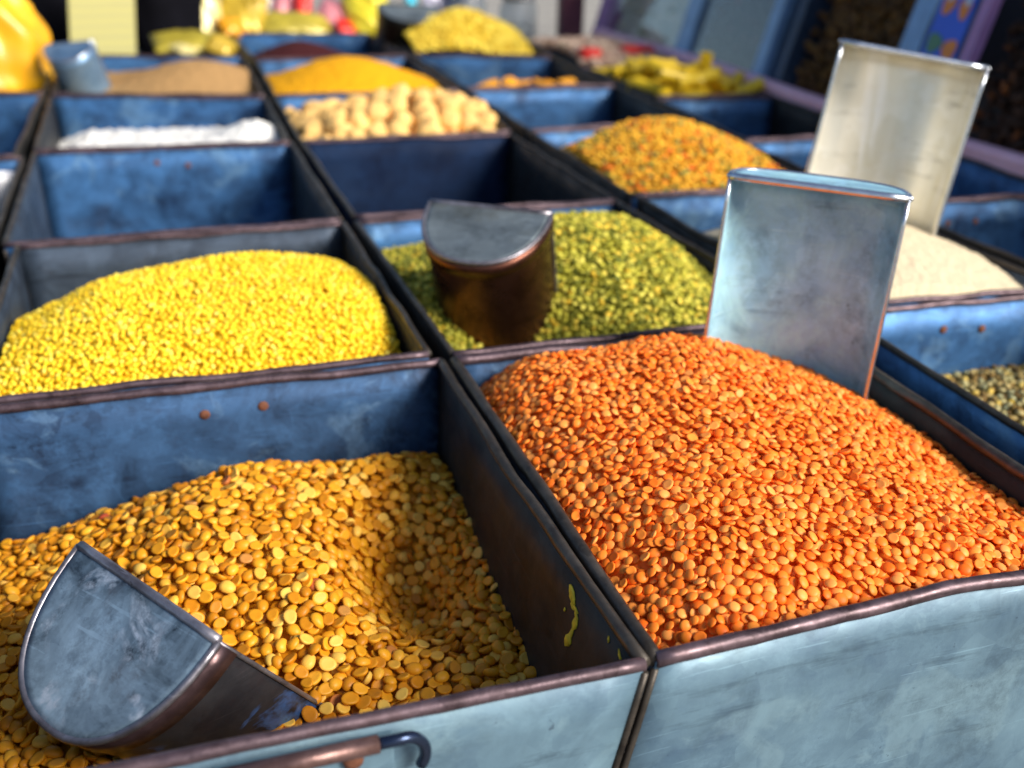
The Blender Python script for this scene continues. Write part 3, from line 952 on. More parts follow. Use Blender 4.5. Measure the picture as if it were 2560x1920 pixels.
# --- green split lentils
GRN = [(0.0, (0.11, 0.13, 0.012)), (0.25, (0.26, 0.25, 0.025)), (0.5, (0.48, 0.44, 0.04)), (0.8, (0.68, 0.60, 0.09)), (1.0, (0.72, 0.46, 0.03))]
M_GRN = grain_mat("green_lentil", GRN, 0.6)
def T_G(x, y):
    z = -.09 + .20 * gauss(x, y, 1.16, 2.90, .55, .48) - .22 * gauss(x, y, .88, 2.40, .20, .26)
    z -= .12 * np.clip(y - 3.0, 0, 1) + .06 * np.clip((x - 1.35) / .2, 0, 1)
    return z + .006 * np.sin(12 * x) * np.cos(9 * y + x)
gs_ = (.0120, .0085, .0034)
grain_heap("G", "green_split_lentils", "green and yellow split lentils around the dull scoop", "lentils", T_G, gs_, ellipsoid_base(*gs_, seg=7, rings=2), M_GRN, 41, layers=2.0, sigma=.65,
           reject=in_scoop("S3", .0))

# --- mixed lentils
MIX = [(0.0, (0.80, 0.36, 0.015)), (0.45, (0.86, 0.44, 0.03)), (0.74, (0.88, 0.50, 0.04)), (0.75, (0.80, 0.18, 0.012)), (0.87, (0.84, 0.22, 0.015)), (0.88, (0.22, 0.22, 0.05)), (1.0, (0.30, 0.28, 0.05))]
M_MIX = grain_mat("mixed_lentil", MIX, 0.45)
M_MIX.node_tree.nodes
def T_M(x, y):
    z = -.06 + .21 * gauss(x, y, 2.0, 4.0, .40, .50)
    return z - .25 * np.clip(y - 4.2, 0, 1)
ms_ = (.0130, .0122, .0065)
grain_heap("M", "mixed_lentils", "orange heap of mixed lentils flecked with red and green", "lentils", T_M, ms_, ellipsoid_base(*ms_, seg=8, rings=2), M_MIX, 51, layers=2.0, sigma=.4)

# --- coarse mottled grain
COA = [(0.0, (0.10, 0.055, 0.012)), (0.3, (0.26, 0.16, 0.035)), (0.6, (0.42, 0.33, 0.13)), (0.85, (0.30, 0.30, 0.16)), (1.0, (0.66, 0.42, 0.04))]
M_COA = grain_mat("coarse_grain", COA, 0.5)
def T_C(x, y):
    return -.23 + .10 * gauss(x, y, 2.05, 1.7, .45, .5) + .004 * np.sin(15 * x)
cs_ = (.0125, .0095, .0075)
grain_heap("C", "coarse_grain", "mottled brown and cream coarse grain beside the orange lentils", "grain", T_C, cs_, ellipsoid_base(*cs_, seg=7, rings=2), M_COA, 61, layers=1.9, sigma=.5)

# --- dark olive grain at the picture's edge
M_OLIVE = grain_mat("olive_grain", [(0.0, (0.05, 0.045, 0.03)), (1.0, (0.16, 0.14, 0.09))], 0.6)
grain_heap("L2", "olive_grain", "dark olive grain lying under the white cup", "grain", lambda x, y: -.16 + .03 * np.sin(5 * x) + .0 * y, (.02, .017, .012),
           ellipsoid_base(.02, .017, .012, seg=7, rings=2), M_OLIVE, 71, layers=1.6, sigma=.4)

# --- powders: one displaced surface each, crumbly
def powder_mat(name, col, var=.12, rough=.9, scale=260):
    m, nt, b = newmat(name)
    co = coords(nt)
    f = noise(nt, co, scale, 4, .7)
    f2 = noise(nt, co, scale * .12, 3, .6)
    c = mixc(nt, ramp(nt, f, [(.3, 0.), (.7, 1.)]), [x * (1 - var) for x in col], [min(1, x * (1 + var)) for x in col])
    c = mixc(nt, ramp(nt, f2, [(.4, 0.), (.7, .35)]), c, [x * .8 for x in col])
    nt.links.new(c, b.inputs["Base Color"])
    b.inputs["Roughness"].default_value = rough
    b.inputs["Specular IOR Level"].default_value = .15
    bump(nt, b, noise(nt, co, scale * 1.5, 4, .7), .6, .002)
    return m

def powder(key, name, label, cat, T, mat, crumb=.006, n=90, seed=1):
    cs = corners_of(key)
    FL, FR, BR, BL = [Vector((cs[2 * i], cs[2 * i + 1])) for i in range(4)]
    rg = np.random.default_rng(seed)
    s = np.linspace(.012, .988, n); S, Tt = np.meshgrid(s, s, indexing='ij')
    X = (FL.x * (1 - S) + FR.x * S) * (1 - Tt) + (BL.x * (1 - S) + BR.x * S) * Tt
    Y = (FL.y * (1 - S) + FR.y * S) * (1 - Tt) + (BL.y * (1 - S) + BR.y * S) * Tt
    rough_ = rg.normal(0, 1, (n, n))
    sm = rough_.copy()
    for _ in range(2):
        sm = (sm + np.roll(sm, 1, 0) + np.roll(sm, -1, 0) + np.roll(sm, 1, 1) + np.roll(sm, -1, 1)) / 5
    Z = T(X, Y) + crumb * (sm * 1.6 + .25 * rough_)
    cx, cy = float(X.mean()), float(Y.mean())
    zb = float(Z.min()) - .05
    vs = [tuple(p) for p in np.stack([X, Y, Z], -1).reshape(-1, 3)]
    fs = [(i * n + j, (i + 1) * n + j, (i + 1) * n + j + 1, i * n + j + 1) for i in range(n - 1) for j in range(n - 1)]
    rim = [i * n for i in range(n)] + [(n - 1) * n + j for j in range(1, n)] + [i * n + n - 1 for i in range(n - 2, -1, -1)] + [j for j in range(n - 2, 0, -1)]
    b0 = len(vs)
    for r in rim: vs.append((vs[r][0], vs[r][1], zb))
    for i in range(len(rim)):
        k = (i + 1) % len(rim)
        fs.append((rim[i], rim[k], b0 + k, b0 + i))
    org = V(cx, cy, zb)
    o = mesh_obj(name, [V(*v) - org for v in vs], fs, mat, None, local=True)
    o.location = org
    fix_normals(o)
    tag(o, label, cat, None, "stuff")
    return o

def cone(x, y, cx, cy, h, slope, k=.06):
    r = np.sqrt((x - cx) ** 2 + (y - cy) ** 2 + k * k)
    return h - slope * (r - k)

powder("S", "semolina", "cream semolina heaped around the tall shiny scoop", "semolina",
       lambda x, y: np.maximum(-.30, np.minimum(.13, cone(x, y, 1.92, 2.62, .13, .50, .25))), powder_mat("semolina", (.78, .66, .46), .25, .8, 900), .002, 150, 2)
powder("F", "flour", "white flour lying low along the front of its bin", "flour",
       lambda x, y: -.11 - .02 * np.clip((x + .3), -1, 1) * 0 + .085 * gauss(x, y, .46, 5.15, .16, .30) - .10 * np.clip(y - 5.35, 0, 1) - .05 * np.clip((-.3 - x) / .15, 0, 1) + .05 * gauss(x, y, .1, 5.0, .45, .3),
       powder_mat("flour", (.86, .85, .82), .03, .95, 120), .007, 100, 3)
powder("R", "brown_powder", "light brown powder beside the blue scoop", "powder",
       lambda x, y: -.10 + .16 * gauss(x, y, .28, 6.65, .42, .55), powder_mat("brown_powder", (.46, .27, .11), .10, .95, 200), .003, 80, 4)
powder("O", "orange_powder", "smooth heap of orange yellow powder behind the tan lumps", "powder",
       lambda x, y: -.10 + .215 * gauss(x, y, 1.09, 6.25, .48, .55), powder_mat("orange_powder", (.86, .40, .008), .08, .9, 220), .003, 80, 5)
powder("Ma", "maroon_powder", "peaked heap of dark maroon powder", "powder",
       lambda x, y: np.maximum(-.25, cone(x, y, 1.02, 7.7, .03, .45, .12)), powder_mat("maroon_powder", (.055, .012, .014), .1, .95, 200), .003, 70, 6)
YF = [(0.0, (0.74, 0.50, 0.03)), (1.0, (0.88, 0.70, 0.10))]
M_YF = grain_mat("yellow_flake", YF, .6)
grain_heap("P", "yellow_flakes", "tall heap of yellow flakes around the black scoop", "flakes", lambda x, y: np.maximum(-.1, cone(x, y, 2.12, 7.55, .235, .48, .12)), (.022, .018, .006),
           ellipsoid_base(.022, .018, .006, seg=7, rings=2), M_YF, 81, layers=1.8, sigma=.5)
PK = [(0.0, (0.55, 0.36, 0.26)), (0.6, (0.66, 0.45, 0.34)), (1.0, (0.70, 0.55, 0.40))]
M_PK = grain_mat("pink_snack", PK, .6)
grain_heap("Pk", "pinkish_snacks", "pinkish tan snacks heaped in the far rail bin", "snacks", lambda x, y: .0 + .10 * gauss(x, y, 2.85, 6.85, .4, .5), (.03, .025, .012),
           ellipsoid_base(.03, .025, .012, seg=7, rings=2), M_PK, 91, layers=1.5, sigma=.5)

# ------------------------------------------------------------------ larger loose pieces
def lump_mesh(name, r, seed, mat, sub=2, cube=.6):
    bm = bmesh.new()
    bmesh.ops.create_cube(bm, size=2.0)
    bmesh.ops.subdivide_edges(bm, edges=list(bm.edges), cuts=4, use_grid_fill=True)
    f = wob(seed); g_ = wob(seed + "b")
    for v in bm.verts:
        s = v.co.normalized()
        p = v.co.lerp(s * 1.25, 1 - cube * .55)
        p = p * (1 + .10 * f(p.x * .25 + p.z * .2, p.y * .25) + .05 * g_(p.y * .5, p.z * .5))
        v.co = p * r
    me = bpy.data.meshes.new(name)
    bm.to_mesh(me); bm.free()
    me.polygons.foreach_set("use_smooth", [True] * len(me.polygons))
    me.materials.append(mat)
    return me

M_LUMP = plain("tan_lump", (.88, .52, .17), .75, 0, .22, 90, .5)
lumps = [lump_mesh("tan_lump", .040 * U, "lump%d" % i, M_LUMP, cube=.8) for i in range(5)]
rl = random.Random(8)
placed = []
def pile(cs, T, r, n, seed, layers, pad):
    rg = random.Random(seed); ins = inside_quad(cs, pad); res = []
    for L in range(layers):
        tries = 0; k = 0
        while k < n and tries < 4000:
            tries += 1
            x, y = rg.uniform(min(cs[0::2]), max(cs[0::2])), rg.uniform(min(cs[1::2]), max(cs[1::2]))
            if ins(np.array(x), np.array(y)) < 0: continue
            z = float(T(np.array(x), np.array(y))) - (layers - 1 - L) * r * 1.45
            if all((x - a) ** 2 + (y - b) ** 2 + (z - c) ** 2 > (1.72 * r) ** 2 for a, b, c in res):
                res.append((x, y, z)); k += 1
    return res
T_Q = lambda x, y: -.07 + .16 * gauss(x, y, 1.18, 5.05, .42, .38) - .05 * np.clip((.8 - x) / .2, 0, 1)
for x, y, z in pile(corners_of("Q"), T_Q, .048, 70, 3, 2, .05):
    o = bpy.data.objects.new("tan_lump", rl.choice(lumps)); COL.objects.link(o)
    o.location = V(x, y, z); o.rotation_euler = [rl.uniform(0, 6.28) for _ in range(3)]
    s = rl.uniform(.95, 1.25); o.scale = (s, s, s)
    tag(o, "rough pale tan lump heaped with others behind the dark empty bin", "lump", "tan lumps heaped in one bin")

M_PASTA = plain("yellow_pasta", (.90, .60, .02), .45, 0, .15, 80, .2)
def pasta_mesh():
    vs, fs = [], []
    n, L, r0, r1 = 12, .125, .034, .024
    ring = [(-L, r0), (L, r0), (L, r1), (-L, r1)]
    for z, r in ring:
        for k in range(n):
            an = 2 * math.pi * k / n
            vs.append((r * U * math.cos(an), r * U * math.sin(an), z * U))
    for a in range(4):
        b_ = (a + 1) % 4
        for k in range(n):
            fs.append((a * n + k, a * n + (k + 1) % n, b_ * n + (k + 1) % n, b_ * n + k))
    me = bpy.data.meshes.new("pasta_tube"); me.from_pydata(vs, [], fs); me.materials.append(M_PASTA)
    return me
pm = pasta_mesh()
T_St = lambda x, y: -.02 + .12 * gauss(x, y, 2.78, 5.6, .3, .4)
for i, (x, y, z) in enumerate(pile(corners_of("St"), T_St, .055, 46, 5, 2, .09)):
    o = bpy.data.objects.new("pasta_tube", pm); COL.objects.link(o)
    o.location = V(x, y, z)
    o.rotation_euler = (math.pi / 2 + rl.uniform(-.35, .35), rl.uniform(-.3, .3), rl.uniform(0, 3.14))
    tag(o, "yellow pasta tube in the pile by the pink rail", "pasta", "yellow pasta tubes piled in one bin")
o = bpy.data.objects.new("pasta_tube", pm); COL.objects.link(o)
o.location = V(2.98, 5.55, .06); o.rotation_euler = (.15, -.1, 0)
tag(o, "yellow pasta tube standing on end out of the pile", "pasta", "yellow pasta tubes piled in one bin")

M_CHIP = plain("orange_chip", (.84, .36, .012), .5, 0, .15, 80, .2)
def chip_mesh():
    bm = bmesh.new()
    bmesh.ops.create_circle(bm, cap_ends=True, segments=14, radius=.07 * U)
    r = bmesh.ops.extrude_face_region(bm, geom=list(bm.faces))
    for v in [e for e in r["geom"] if isinstance(e, bmesh.types.BMVert)]: v.co.z += .014 * U
    for v in bm.verts:
        v.co.z += 3.0 * v.co.x ** 2 / (U) ; v.co.y *= .7
    bmesh.ops.recalc_face_normals(bm, faces=bm.faces)
    me = bpy.data.meshes.new("orange_chip"); bm.to_mesh(me); bm.free(); me.materials.append(M_CHIP)
    return me
cm = chip_mesh()
mesh_fill = powder("N2", "chip_crumbs", "thin bed of orange crumbs under the chips", "crumbs", lambda x, y: -.055 - .25 * np.clip(y - 5.95, 0, .6), powder_mat("crumbs", (.5, .22, .03), .3, .9, 120), .01, 50, 9)
for k, (x, y, h, rz) in enumerate(((1.80, 5.85, -.015, .2), (1.93, 5.86, -.008, 1.2), (2.12, 5.84, -.012, 2.0), (2.26, 5.84, -.01, .6), (2.02, 5.93, -.02, 2.6), (2.2, 5.95, -.03, 1.0), (1.87, 5.96, -.03, .9))):
    o = bpy.data.objects.new("orange_chip", cm); COL.objects.link(o)
    o.location = V(x, y, h); o.rotation_euler = (.25, .1 * (k - 3), rz)
    tag(o, "curved orange chip lying at the front of the blue bin", "chip", "orange chips in the blue bin")

M_REDP = plain("red_piece", (.70, .03, .02), .5, 0, .2, 80, .2)
rp = lump_mesh("red_piece", .055 * U, "red", M_REDP)
for x, y, h, lab in ((2.68, 6.52, .055, "red piece on the pinkish snacks at the heap's left end"), (2.97, 6.55, .06, "red piece on the pinkish snacks close to the pink rail"),
                     (3.08, 6.60, .05, "red piece half sunk in the pinkish snacks beside the rail")):
    o = bpy.data.objects.new("red_snack_piece", rp); COL.objects.link(o); o.location = V(x, y, h); o.scale = (1.2, 1, .7)
    tag(o, lab, "snack", "red pieces on the pinkish snacks")

# small white cup in the olive grain
M_WHITE = plain("white_plastic", (.72, .72, .76), .4, 0, .05, 40, 0)
cup = empty("white_cup", V(-.565, 4.44, -.17))
def lathe(cx, cy, prof, n=20):
    vs, fs = [], []
    for r, h in prof:
        for k in range(n):
            an = 2 * math.pi * k / n
            vs.append(V(cx + r * math.cos(an), cy + r * math.sin(an), h))
    for i in range(len(prof) - 1):
        for k in range(n):
            fs.append((i * n + k, i * n + (k + 1) % n, (i + 1) * n + (k + 1) % n, (i + 1) * n + k))
    return vs, fs
vs, fs = lathe(-.565, 4.44, [(.005, -.165), (.05, -.165), (.052, -.05), (.054, -.02), (.05, -.02), (.046, -.15), (.005, -.15)])
mesh_obj("cup_body", vs, fs, M_WHITE, cup)
vs, fs = tube([V(-.565 - .05, 4.44, -.04), V(-.565 - .085, 4.44, -.05), V(-.565 - .09, 4.44, -.09), V(-.565 - .05, 4.44, -.11)], .008 * U, 8)
mesh_obj("cup_handle", vs, fs, M_WHITE, cup)
tag(cup, "small white cup standing in the dark olive grain", "cup")

# ------------------------------------------------------------------ packets, bag, card, sack at the far end
def pouch(name, label, c, size, R, mat, seed, cat="packet", group=None, crumple=.12, seam_mat=None):
    """pillow shaped packet: puffed middle, flat crimped ends"""
    w, h, d = size
    f, g_ = wob(seed), wob(seed + "x")
    n, m = 22, 26
    vs, fs = [], []
    for side in (1, -1):
        for i in range(n + 1):
            for j in range(m + 1):
                u, v = i / n * 2 - 1, j / m * 2 - 1
                puff = max(0, (1 - abs(u) ** 2.6)) ** .6 * max(0, (1 - abs(v) ** 3.2)) ** .6
                x = u * w / 2 * (1 - .08 * puff); y = v * h / 2
                z = side * (d / 2 * puff * (1 + crumple * 2 * f(u * 1.3 + side, v * 1.6)) + .002) + crumple * .16 * h * g_(u * .8, v * .9) * (1 + .5 * math.sin(9 * u + 7 * v))
                vs.append(V(*(Vector(c) + R @ Vector((x, y, z)))))
    L = (n + 1) * (m + 1)
    for s in (0, 1):
        for i in range(n):
            for j in range(m):
                a = s * L + i * (m + 1) + j
                q = (a, a + m + 1, a + m + 2, a + 1)
                fs.append(q if s == 0 else tuple(reversed(q)))
    for i in range(n):
        for j in (0, m):
            a = i * (m + 1) + j
            fs.append((a, a + m + 1, L + a + m + 1, L + a))
    for j in range(m):
        for i in (0, n):
            a = i * (m + 1) + j
            fs.append((a, a + 1, L + a + 1, L + a))
    root = empty(name, V(c[0], c[1], c[2] - size[2] * .5))
    fix_normals(mesh_obj("pouch", vs, fs, mat, root))
    for sgn in (-1, 1):
        cc = Vector(c) + R @ Vector((0, sgn * h * .475, crumple * .16 * h * g_(0, sgn * .9)))
        vs2, fs2 = box_vf(V(*cc), w * .985 * U, h * .045 * U, .012 * U, R, .001)
        mesh_obj("crimped_end", vs2, fs2, seam_mat or mat, root, smooth=False)
    tag(root, label, cat, group)
    return root

def euler(a, b, c):
    from mathutils import Euler
    return Euler((a, b, c)).to_matrix()

def foil(name, col, rough=.3, spec=.6):
    return plain(name, col, rough, .15, .35, 25, .6, spec)
M_GOLD = foil("gold_foil", (.50, .34, .03)); M_OLV = foil("olive_foil", (.42, .34, .04)); M_PALE = foil("pale_gold_foil", (.60, .52, .22))
M_ORG = foil("orange_foil", (.78, .34, .01)); M_BYEL = foil("yellow_foil", (.86, .66, .04)); M_PINK = foil("pink_foil", (.78, .28, .32))
M_RED = foil("red_foil", (.80, .03, .02)); M_WHT = foil("white_foil", (.75, .72, .70)); M_LAV = foil("lavender_foil", (.62, .60, .80)); M_CYAN = foil("cyan_foil", (.02, .55, .85))

GP = "packets piled at the far end of the stall"
pouch("packet", "flat olive gold packet in front of the black sack", (.30, 7.75, .02), (.46, .30, .12), euler(.25, .05, .1), M_OLV, "p1", group=GP)
pouch("packet", "small pale gold packet lying on the bin edge", (.26, 7.52, .0), (.16, .12, .08), euler(.3, .3, .7), M_PALE, "p2", group=GP)
pouch("packet", "brown gold packet beside the maroon powder bin", (.50, 7.62, .01), (.22, .18, .12), euler(.4, -.2, 1.2), M_GOLD, "p3", group=GP)
pouch("packet", "pale gold packet standing against the black sack", (.40, 8.55, .12), (.40, .50, .14), euler(1.15, .1, .25), M_PALE, "p4", group=GP)
pouch("packet", "gold packet with orange sheen above the maroon powder bin", (.70, 8.68, .10), (.44, .36, .2), euler(.9, .1, -.3), M_GOLD, "p5", group=GP)
pouch("packet", "orange packet tucked under the gold packet", (.66, 8.45, .03), (.24, .18, .10), euler(.6, .2, .5), M_ORG, "p6", group=GP)
pouch("packet", "long olive packet lying behind the maroon powder", (1.12, 8.62, .02), (.56, .28, .14), euler(.5, .05, .05), M_OLV, "p7", group=GP)
pouch("packet", "white packet standing at the back of the pile", (.98, 9.2, .16), (.22, .44, .12), euler(1.3, 0, .1), M_WHT, "p8", group=GP)
pouch("packet", "pink packet at the back beside the red one", (1.12, 9.1, .13), (.20, .36, .12), euler(1.2, .1, -.2), M_PINK, "p9", group=GP)
pouch("packet", "bright red packet in the middle of the pile", (1.24, 8.95, .10), (.14, .30, .10), euler(1.1, .2, .2), M_RED, "p10", group=GP)
pouch("packet", "pink and red packet slumped before the bright yellow one", (1.46, 8.75, .06), (.32, .28, .14), euler(.8, .3, -.5), M_PINK, "p11", group=GP)
pouch("packet", "small red packet at the foot of the bright yellow one", (1.50, 8.55, .0), (.16, .16, .08), euler(.6, .5, .3), M_RED, "p12", group=GP)
pouch("packet", "bright yellow packet leaning at the end of the pile", (1.68, 8.62, .13), (.34, .48, .16), euler(1.05, -.25, -.15), M_BYEL, "p13", group=GP)
pouch("packet", "lavender packet standing behind the yellow flakes", (2.36, 8.9, .13), (.36, .42, .10), euler(1.35, 0, .15), M_LAV, "p14", group=GP)
pouch("packet", "cyan packet edge beside the black scoop", (2.10, 8.95, .13), (.10, .42, .08), euler(1.35, 0, .2), M_CYAN, "p15", group=GP)

# shelf that carries the far packets
vs, fs = box_vf(V(1.1, 9.1, -.42), 3.4 * U, 1.2 * U, .46 * U, None, .003)
rk = empty("rear_ledge", V(1.1, 9.1, -.66))
mesh_obj("ledge_block", vs, fs, M_DEAD, rk, smooth=False)
tag(rk, "dark ledge carrying the pile of packets", "ledge")
vs, fs = box_vf(V(-.05, 7.98, -.40), 1.35 * U, .95 * U, .50 * U, None, .003)
rk = empty("rear_ledge", V(.05, 7.98, -.66))
mesh_obj("ledge_block", vs, fs, M_DEAD, rk, smooth=False)
tag(rk, "dark ledge behind the light brown powder carrying card and sack", "ledge")

# pale yellow card
m, nt, b = newmat("yellow_card")
co = coords(nt, False)
wv = node(nt, "ShaderNodeTexWave", wave_type='BANDS', bands_direction='Z'); wv.inputs["Scale"].default_value = 22; wv.inputs["Distortion"].default_value = 2.0
nt.links.new(co, wv.inputs["Vector"])
c = mixc(nt, ramp(nt, wv.outputs["Color"], [(.3, 0.), (.8, .55)]), (.46, .43, .15), (.36, .34, .17))
nt.links.new(c, b.inputs["Base Color"]); b.inputs["Roughness"].default_value = .6
M_CARD = m
card = empty("yellow_card", V(-.18, 7.55, -.15))
R_ = euler(-.16, .10, .05)
vs, fs = box_vf(V(-.22, 7.72, .17), .40 * U, .012 * U, .62 * U, R_, .0006)
mesh_obj("card_sheet", vs, fs, M_CARD, card, smooth=False)
tag(card, "pale yellow card with faint printed lines leaning before the black sack", "card")

# black sack and orange bag: slumped lathe shapes with folds
def sack(name, label, cx, cy, h0, prof, mat, seed, cat, sq=(1, 1), folds=.12, tie=None):
    f, g_ = wob(seed), wob(seed + "f")
    n = 48; vs, fs = [], []
    K = 26
    hs = [p[1] for p in prof]; rs = [p[0] for p in prof]
    for i in range(K + 1):
        t = i / K
        h = lerp(hs[0], hs[-1], t)
        r = float(np.interp(h, hs, rs))
        for k in range(n):
            an = 2 * math.pi * k / n
            w = 1 + folds * f(math.cos(an) * .5 + t * .5, math.sin(an) * .5) + folds * .5 * g_(an * .55, t * 1.3) * math.sin(math.pi * t) + folds * .25 * math.sin(an * 7 + 5 * t)
            vs.append(V(cx + r * w * math.cos(an) * sq[0] + .03 * f(t, 2), cy + r * w * math.sin(an) * sq[1], h0 + h))
    for i in range(K):
        for k in range(n):
            fs.append((i * n + k, i * n + (k + 1) % n, (i + 1) * n + (k + 1) % n, (i + 1) * n + k))
    fs.append(tuple(range(n - 1, -1, -1))); fs.append(tuple(K * n + k for k in range(n)))
    root = empty(name, V(cx, cy, h0))
    mesh_obj("bag_body", vs, fs, mat, root)
    if tie:
        pts = [V(cx + tie[0] * 1.08 * math.cos(2 * math.pi * k / 16) * sq[0], cy + tie[0] * 1.08 * math.sin(2 * math.pi * k / 16) * sq[1], h0 + tie[1]) for k in range(17)]
        tube_obj("tie_band", pts, .012 * U, mat, root, 6)
    tag(root, label, cat)
    return root
M_BLACK = plain("black_cloth", (.004, .004, .007), .95, 0, .3, 30, .4, .1)
M_BAG = plain("orange_plastic", (.90, .40, .012), .32, 0, .30, 14, .5, .6)
sack("black_sack", "black sack standing behind the yellow card", .19, 8.25, -.15, [(.20, 0), (.24, .12), (.26, .35), (.27, .6), (.2, .85), (.08, .95)], M_BLACK, "sk", "sack", (1, .7), .06, (.21, .84))
sack("black_sack", "added black backdrop sack between the orange bag and the yellow card", -.46, 8.3, -.15, [(.24, 0), (.28, .12), (.28, .35), (.26, .6), (.2, .85), (.08, .95)], M_BLACK, "sk2", "sack", (1, .7), .06, (.21, .84))  # added backdrop that darkens the gap beside the card
sack("orange_plastic_bag", "bulging orange yellow plastic bag beside the blue scoop", -.80, 6.78, -.10, [(.28, 0), (.34, .06), (.33, .2), (.28, .36), (.24, .48), (.13, .62), (.06, .68)], M_BAG, "ob", "bag", (1, .8), .16, (.13, .61))

# clear jars
M_JAR = plain("clear_plastic", (.80, .84, .88), .12, 0, .02, 20, 0, .5, .85)
M_JARF = plain("pale_filling", (.66, .68, .66), .8, 0, .15, 60, .3)
M_LID = plain("grey_lid", (.30, .32, .36), .4, 0, .1, 40, 0)
for jx, jy, lab in ((2.78, 8.25, "clear jar of pale food nearest the maroon post"), (2.52, 8.75, "clear jar of pale food standing behind the yellow flakes")):
    j = empty("jar", V(jx, jy, -.22))
    pr = [(.01, -.22), (.13, -.22), (.145, -.19), (.145, .16), (.12, .20), (.12, .25), (.115, .25), (.115, .20), (.138, .155), (.138, -.185), (.125, -.21), (.01, -.21)]
    vs, fs = lathe(jx, jy, pr); mesh_obj("glass", vs, fs, M_JAR, j)
    vs, fs = lathe(jx, jy, [(.005, -.205), (.12, -.205), (.134, -.18), (.134, .02), (.10, .05), (.005, .055)]); mesh_obj("filling", vs, fs, M_JARF, j)
    vs, fs = lathe(jx, jy, [(.005, .29), (.125, .29), (.13, .28), (.13, .22), (.123, .22)]); mesh_obj("lid", vs, fs, M_LID, j)
    tag(j, lab, "jar", "clear jars at the far end")
vs, fs = box_vf(V(2.75, 8.5, -.45), .9 * U, 1.5 * U, .44 * U, None, .003)
rk = empty("rear_ledge", V(2.75, 8.5, -.66)); mesh_obj("ledge_block", vs, fs, M_DEAD, rk, smooth=False)
tag(rk, "dark ledge under the clear jars", "ledge")

# ------------------------------------------------------------------ pink rail and sloping display case along the right side
M_PINKP = plain("pink_paint", (1.0, .56, .68), .45, 0, .12, 25, .2)
M_MAR = plain("maroon_paint", (.10, .025, .045), .5, 0, .15, 25, .2)
M_VIO = plain("violet_paint", (.36, .20, .46), .5, 0, .12, 25, .2)
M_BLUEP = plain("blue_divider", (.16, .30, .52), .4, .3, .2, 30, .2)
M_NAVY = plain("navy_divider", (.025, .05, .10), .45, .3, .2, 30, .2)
SL = math.radians(74)
ex, ez = math.cos(SL), math.sin(SL)
case = empty("display_case", V(3.34, 5.0, -.66))
tag(case, "sloping display case with pink rail along the stall's side", "case")
rail_pts = [V(3.29 + .012 * math.sin(y * 1.1), y, .008 * math.sin(y * 2.3)) for y in [1.6 + .21 * i for i in range(31)]]
vs, fs = [], []
for p in rail_pts:
    for dx, dz in ((-.05, -.04), (.035, -.04), (.035, .04), (.022, .055), (-.036, .055), (-.05, .04)):
        vs.append(p + Vector((dx * U, 0, dz * U)))
for i in range(len(rail_pts) - 1):
    for k in range(6):
        fs.append((i * 6 + k, i * 6 + (k + 1) % 6, i * 6 + 6 + (k + 1) % 6, i * 6 + 6 + k))
fs.append(tuple(range(6))); fs.append(tuple(reversed(range(len(vs) - 6, len(vs)))))
fix_normals(mesh_obj("rail", vs, fs, M_PINKP, case, smooth=False))
def slope_box(name, y0, y1, s0, s1, off, th, mat, parent=case):
    """box lying on the sloping front: y range, distance up the slope, offset behind it"""
    vs = []
    for (y, s, o) in [(y, s, o) for o in (off, off + th) for y in (y0, y1) for s in (s0, s1)]:
        vs.append(V(3.33 + ex * s + ez * o, y, .02 + ez * s - ex * o))
    fs = [(0, 2, 3, 1), (4, 5, 7, 6), (0, 1, 5, 4), (2, 6, 7, 3), (0, 4, 6, 2), (1, 3, 7, 5)]
    return fix_normals(mesh_obj(name, vs, fs, mat, parent, smooth=False))
TOPS = 1.1
slope_box("divider", 5.52, 5.62, 0, TOPS, -.03, .25, M_BLUEP)
slope_box("divider_painted_shade", 5.38, 5.515, 0, TOPS, .02, .25, M_NAVY)  # navy box paints the divider's shaded side
slope_box("divider", 6.45, 6.62, 0, TOPS, -.03, .25, M_BLUEP)
slope_box("divider", 4.44, 4.30, 0, TOPS, -.03, .25, M_BLUEP)
slope_box("divider_painted_shade", 4.305, 4.42, 0, TOPS, .02, .25, M_NAVY)
slope_box("divider_edge", 3.955, 4.015, 0, TOPS, -.035, .05, M_VIO)
slope_box("end_post", 7.86, 7.95, 0, TOPS, -.05, .2, M_VIO)
slope_box("back_board", 1.4, 7.95, 0, TOPS, .26, .03, M_DEAD)
M_PANE = plain("pane", (.95, .98, .97), .04, 0, .01, 10, 0, .2, 1.0)
slope_box("glass_pane", 6.63, 7.85, 0.01, TOPS, .0, .012, M_PANE)
slope_box("glass_pane", 5.63, 6.44, 0.01, TOPS, .0, .012, M_PANE)
post = empty("maroon_post", V(3.13, 8.05, -.66))
vs, fs = box_vf(V(3.13, 8.05, .30), .18 * U, .12 * U, 1.9 * U, None, .003)
mesh_obj("post_shaft", vs, fs, M_MAR, post, smooth=False)
vs, fs = box_vf(V(3.13, 8.05, -.63), .26 * U, .20 * U, .06 * U, None, .003)
mesh_obj("post_foot", vs, fs, M_MAR, post, smooth=False)
tag(post, "dark maroon post at the end of the pink rail", "post")

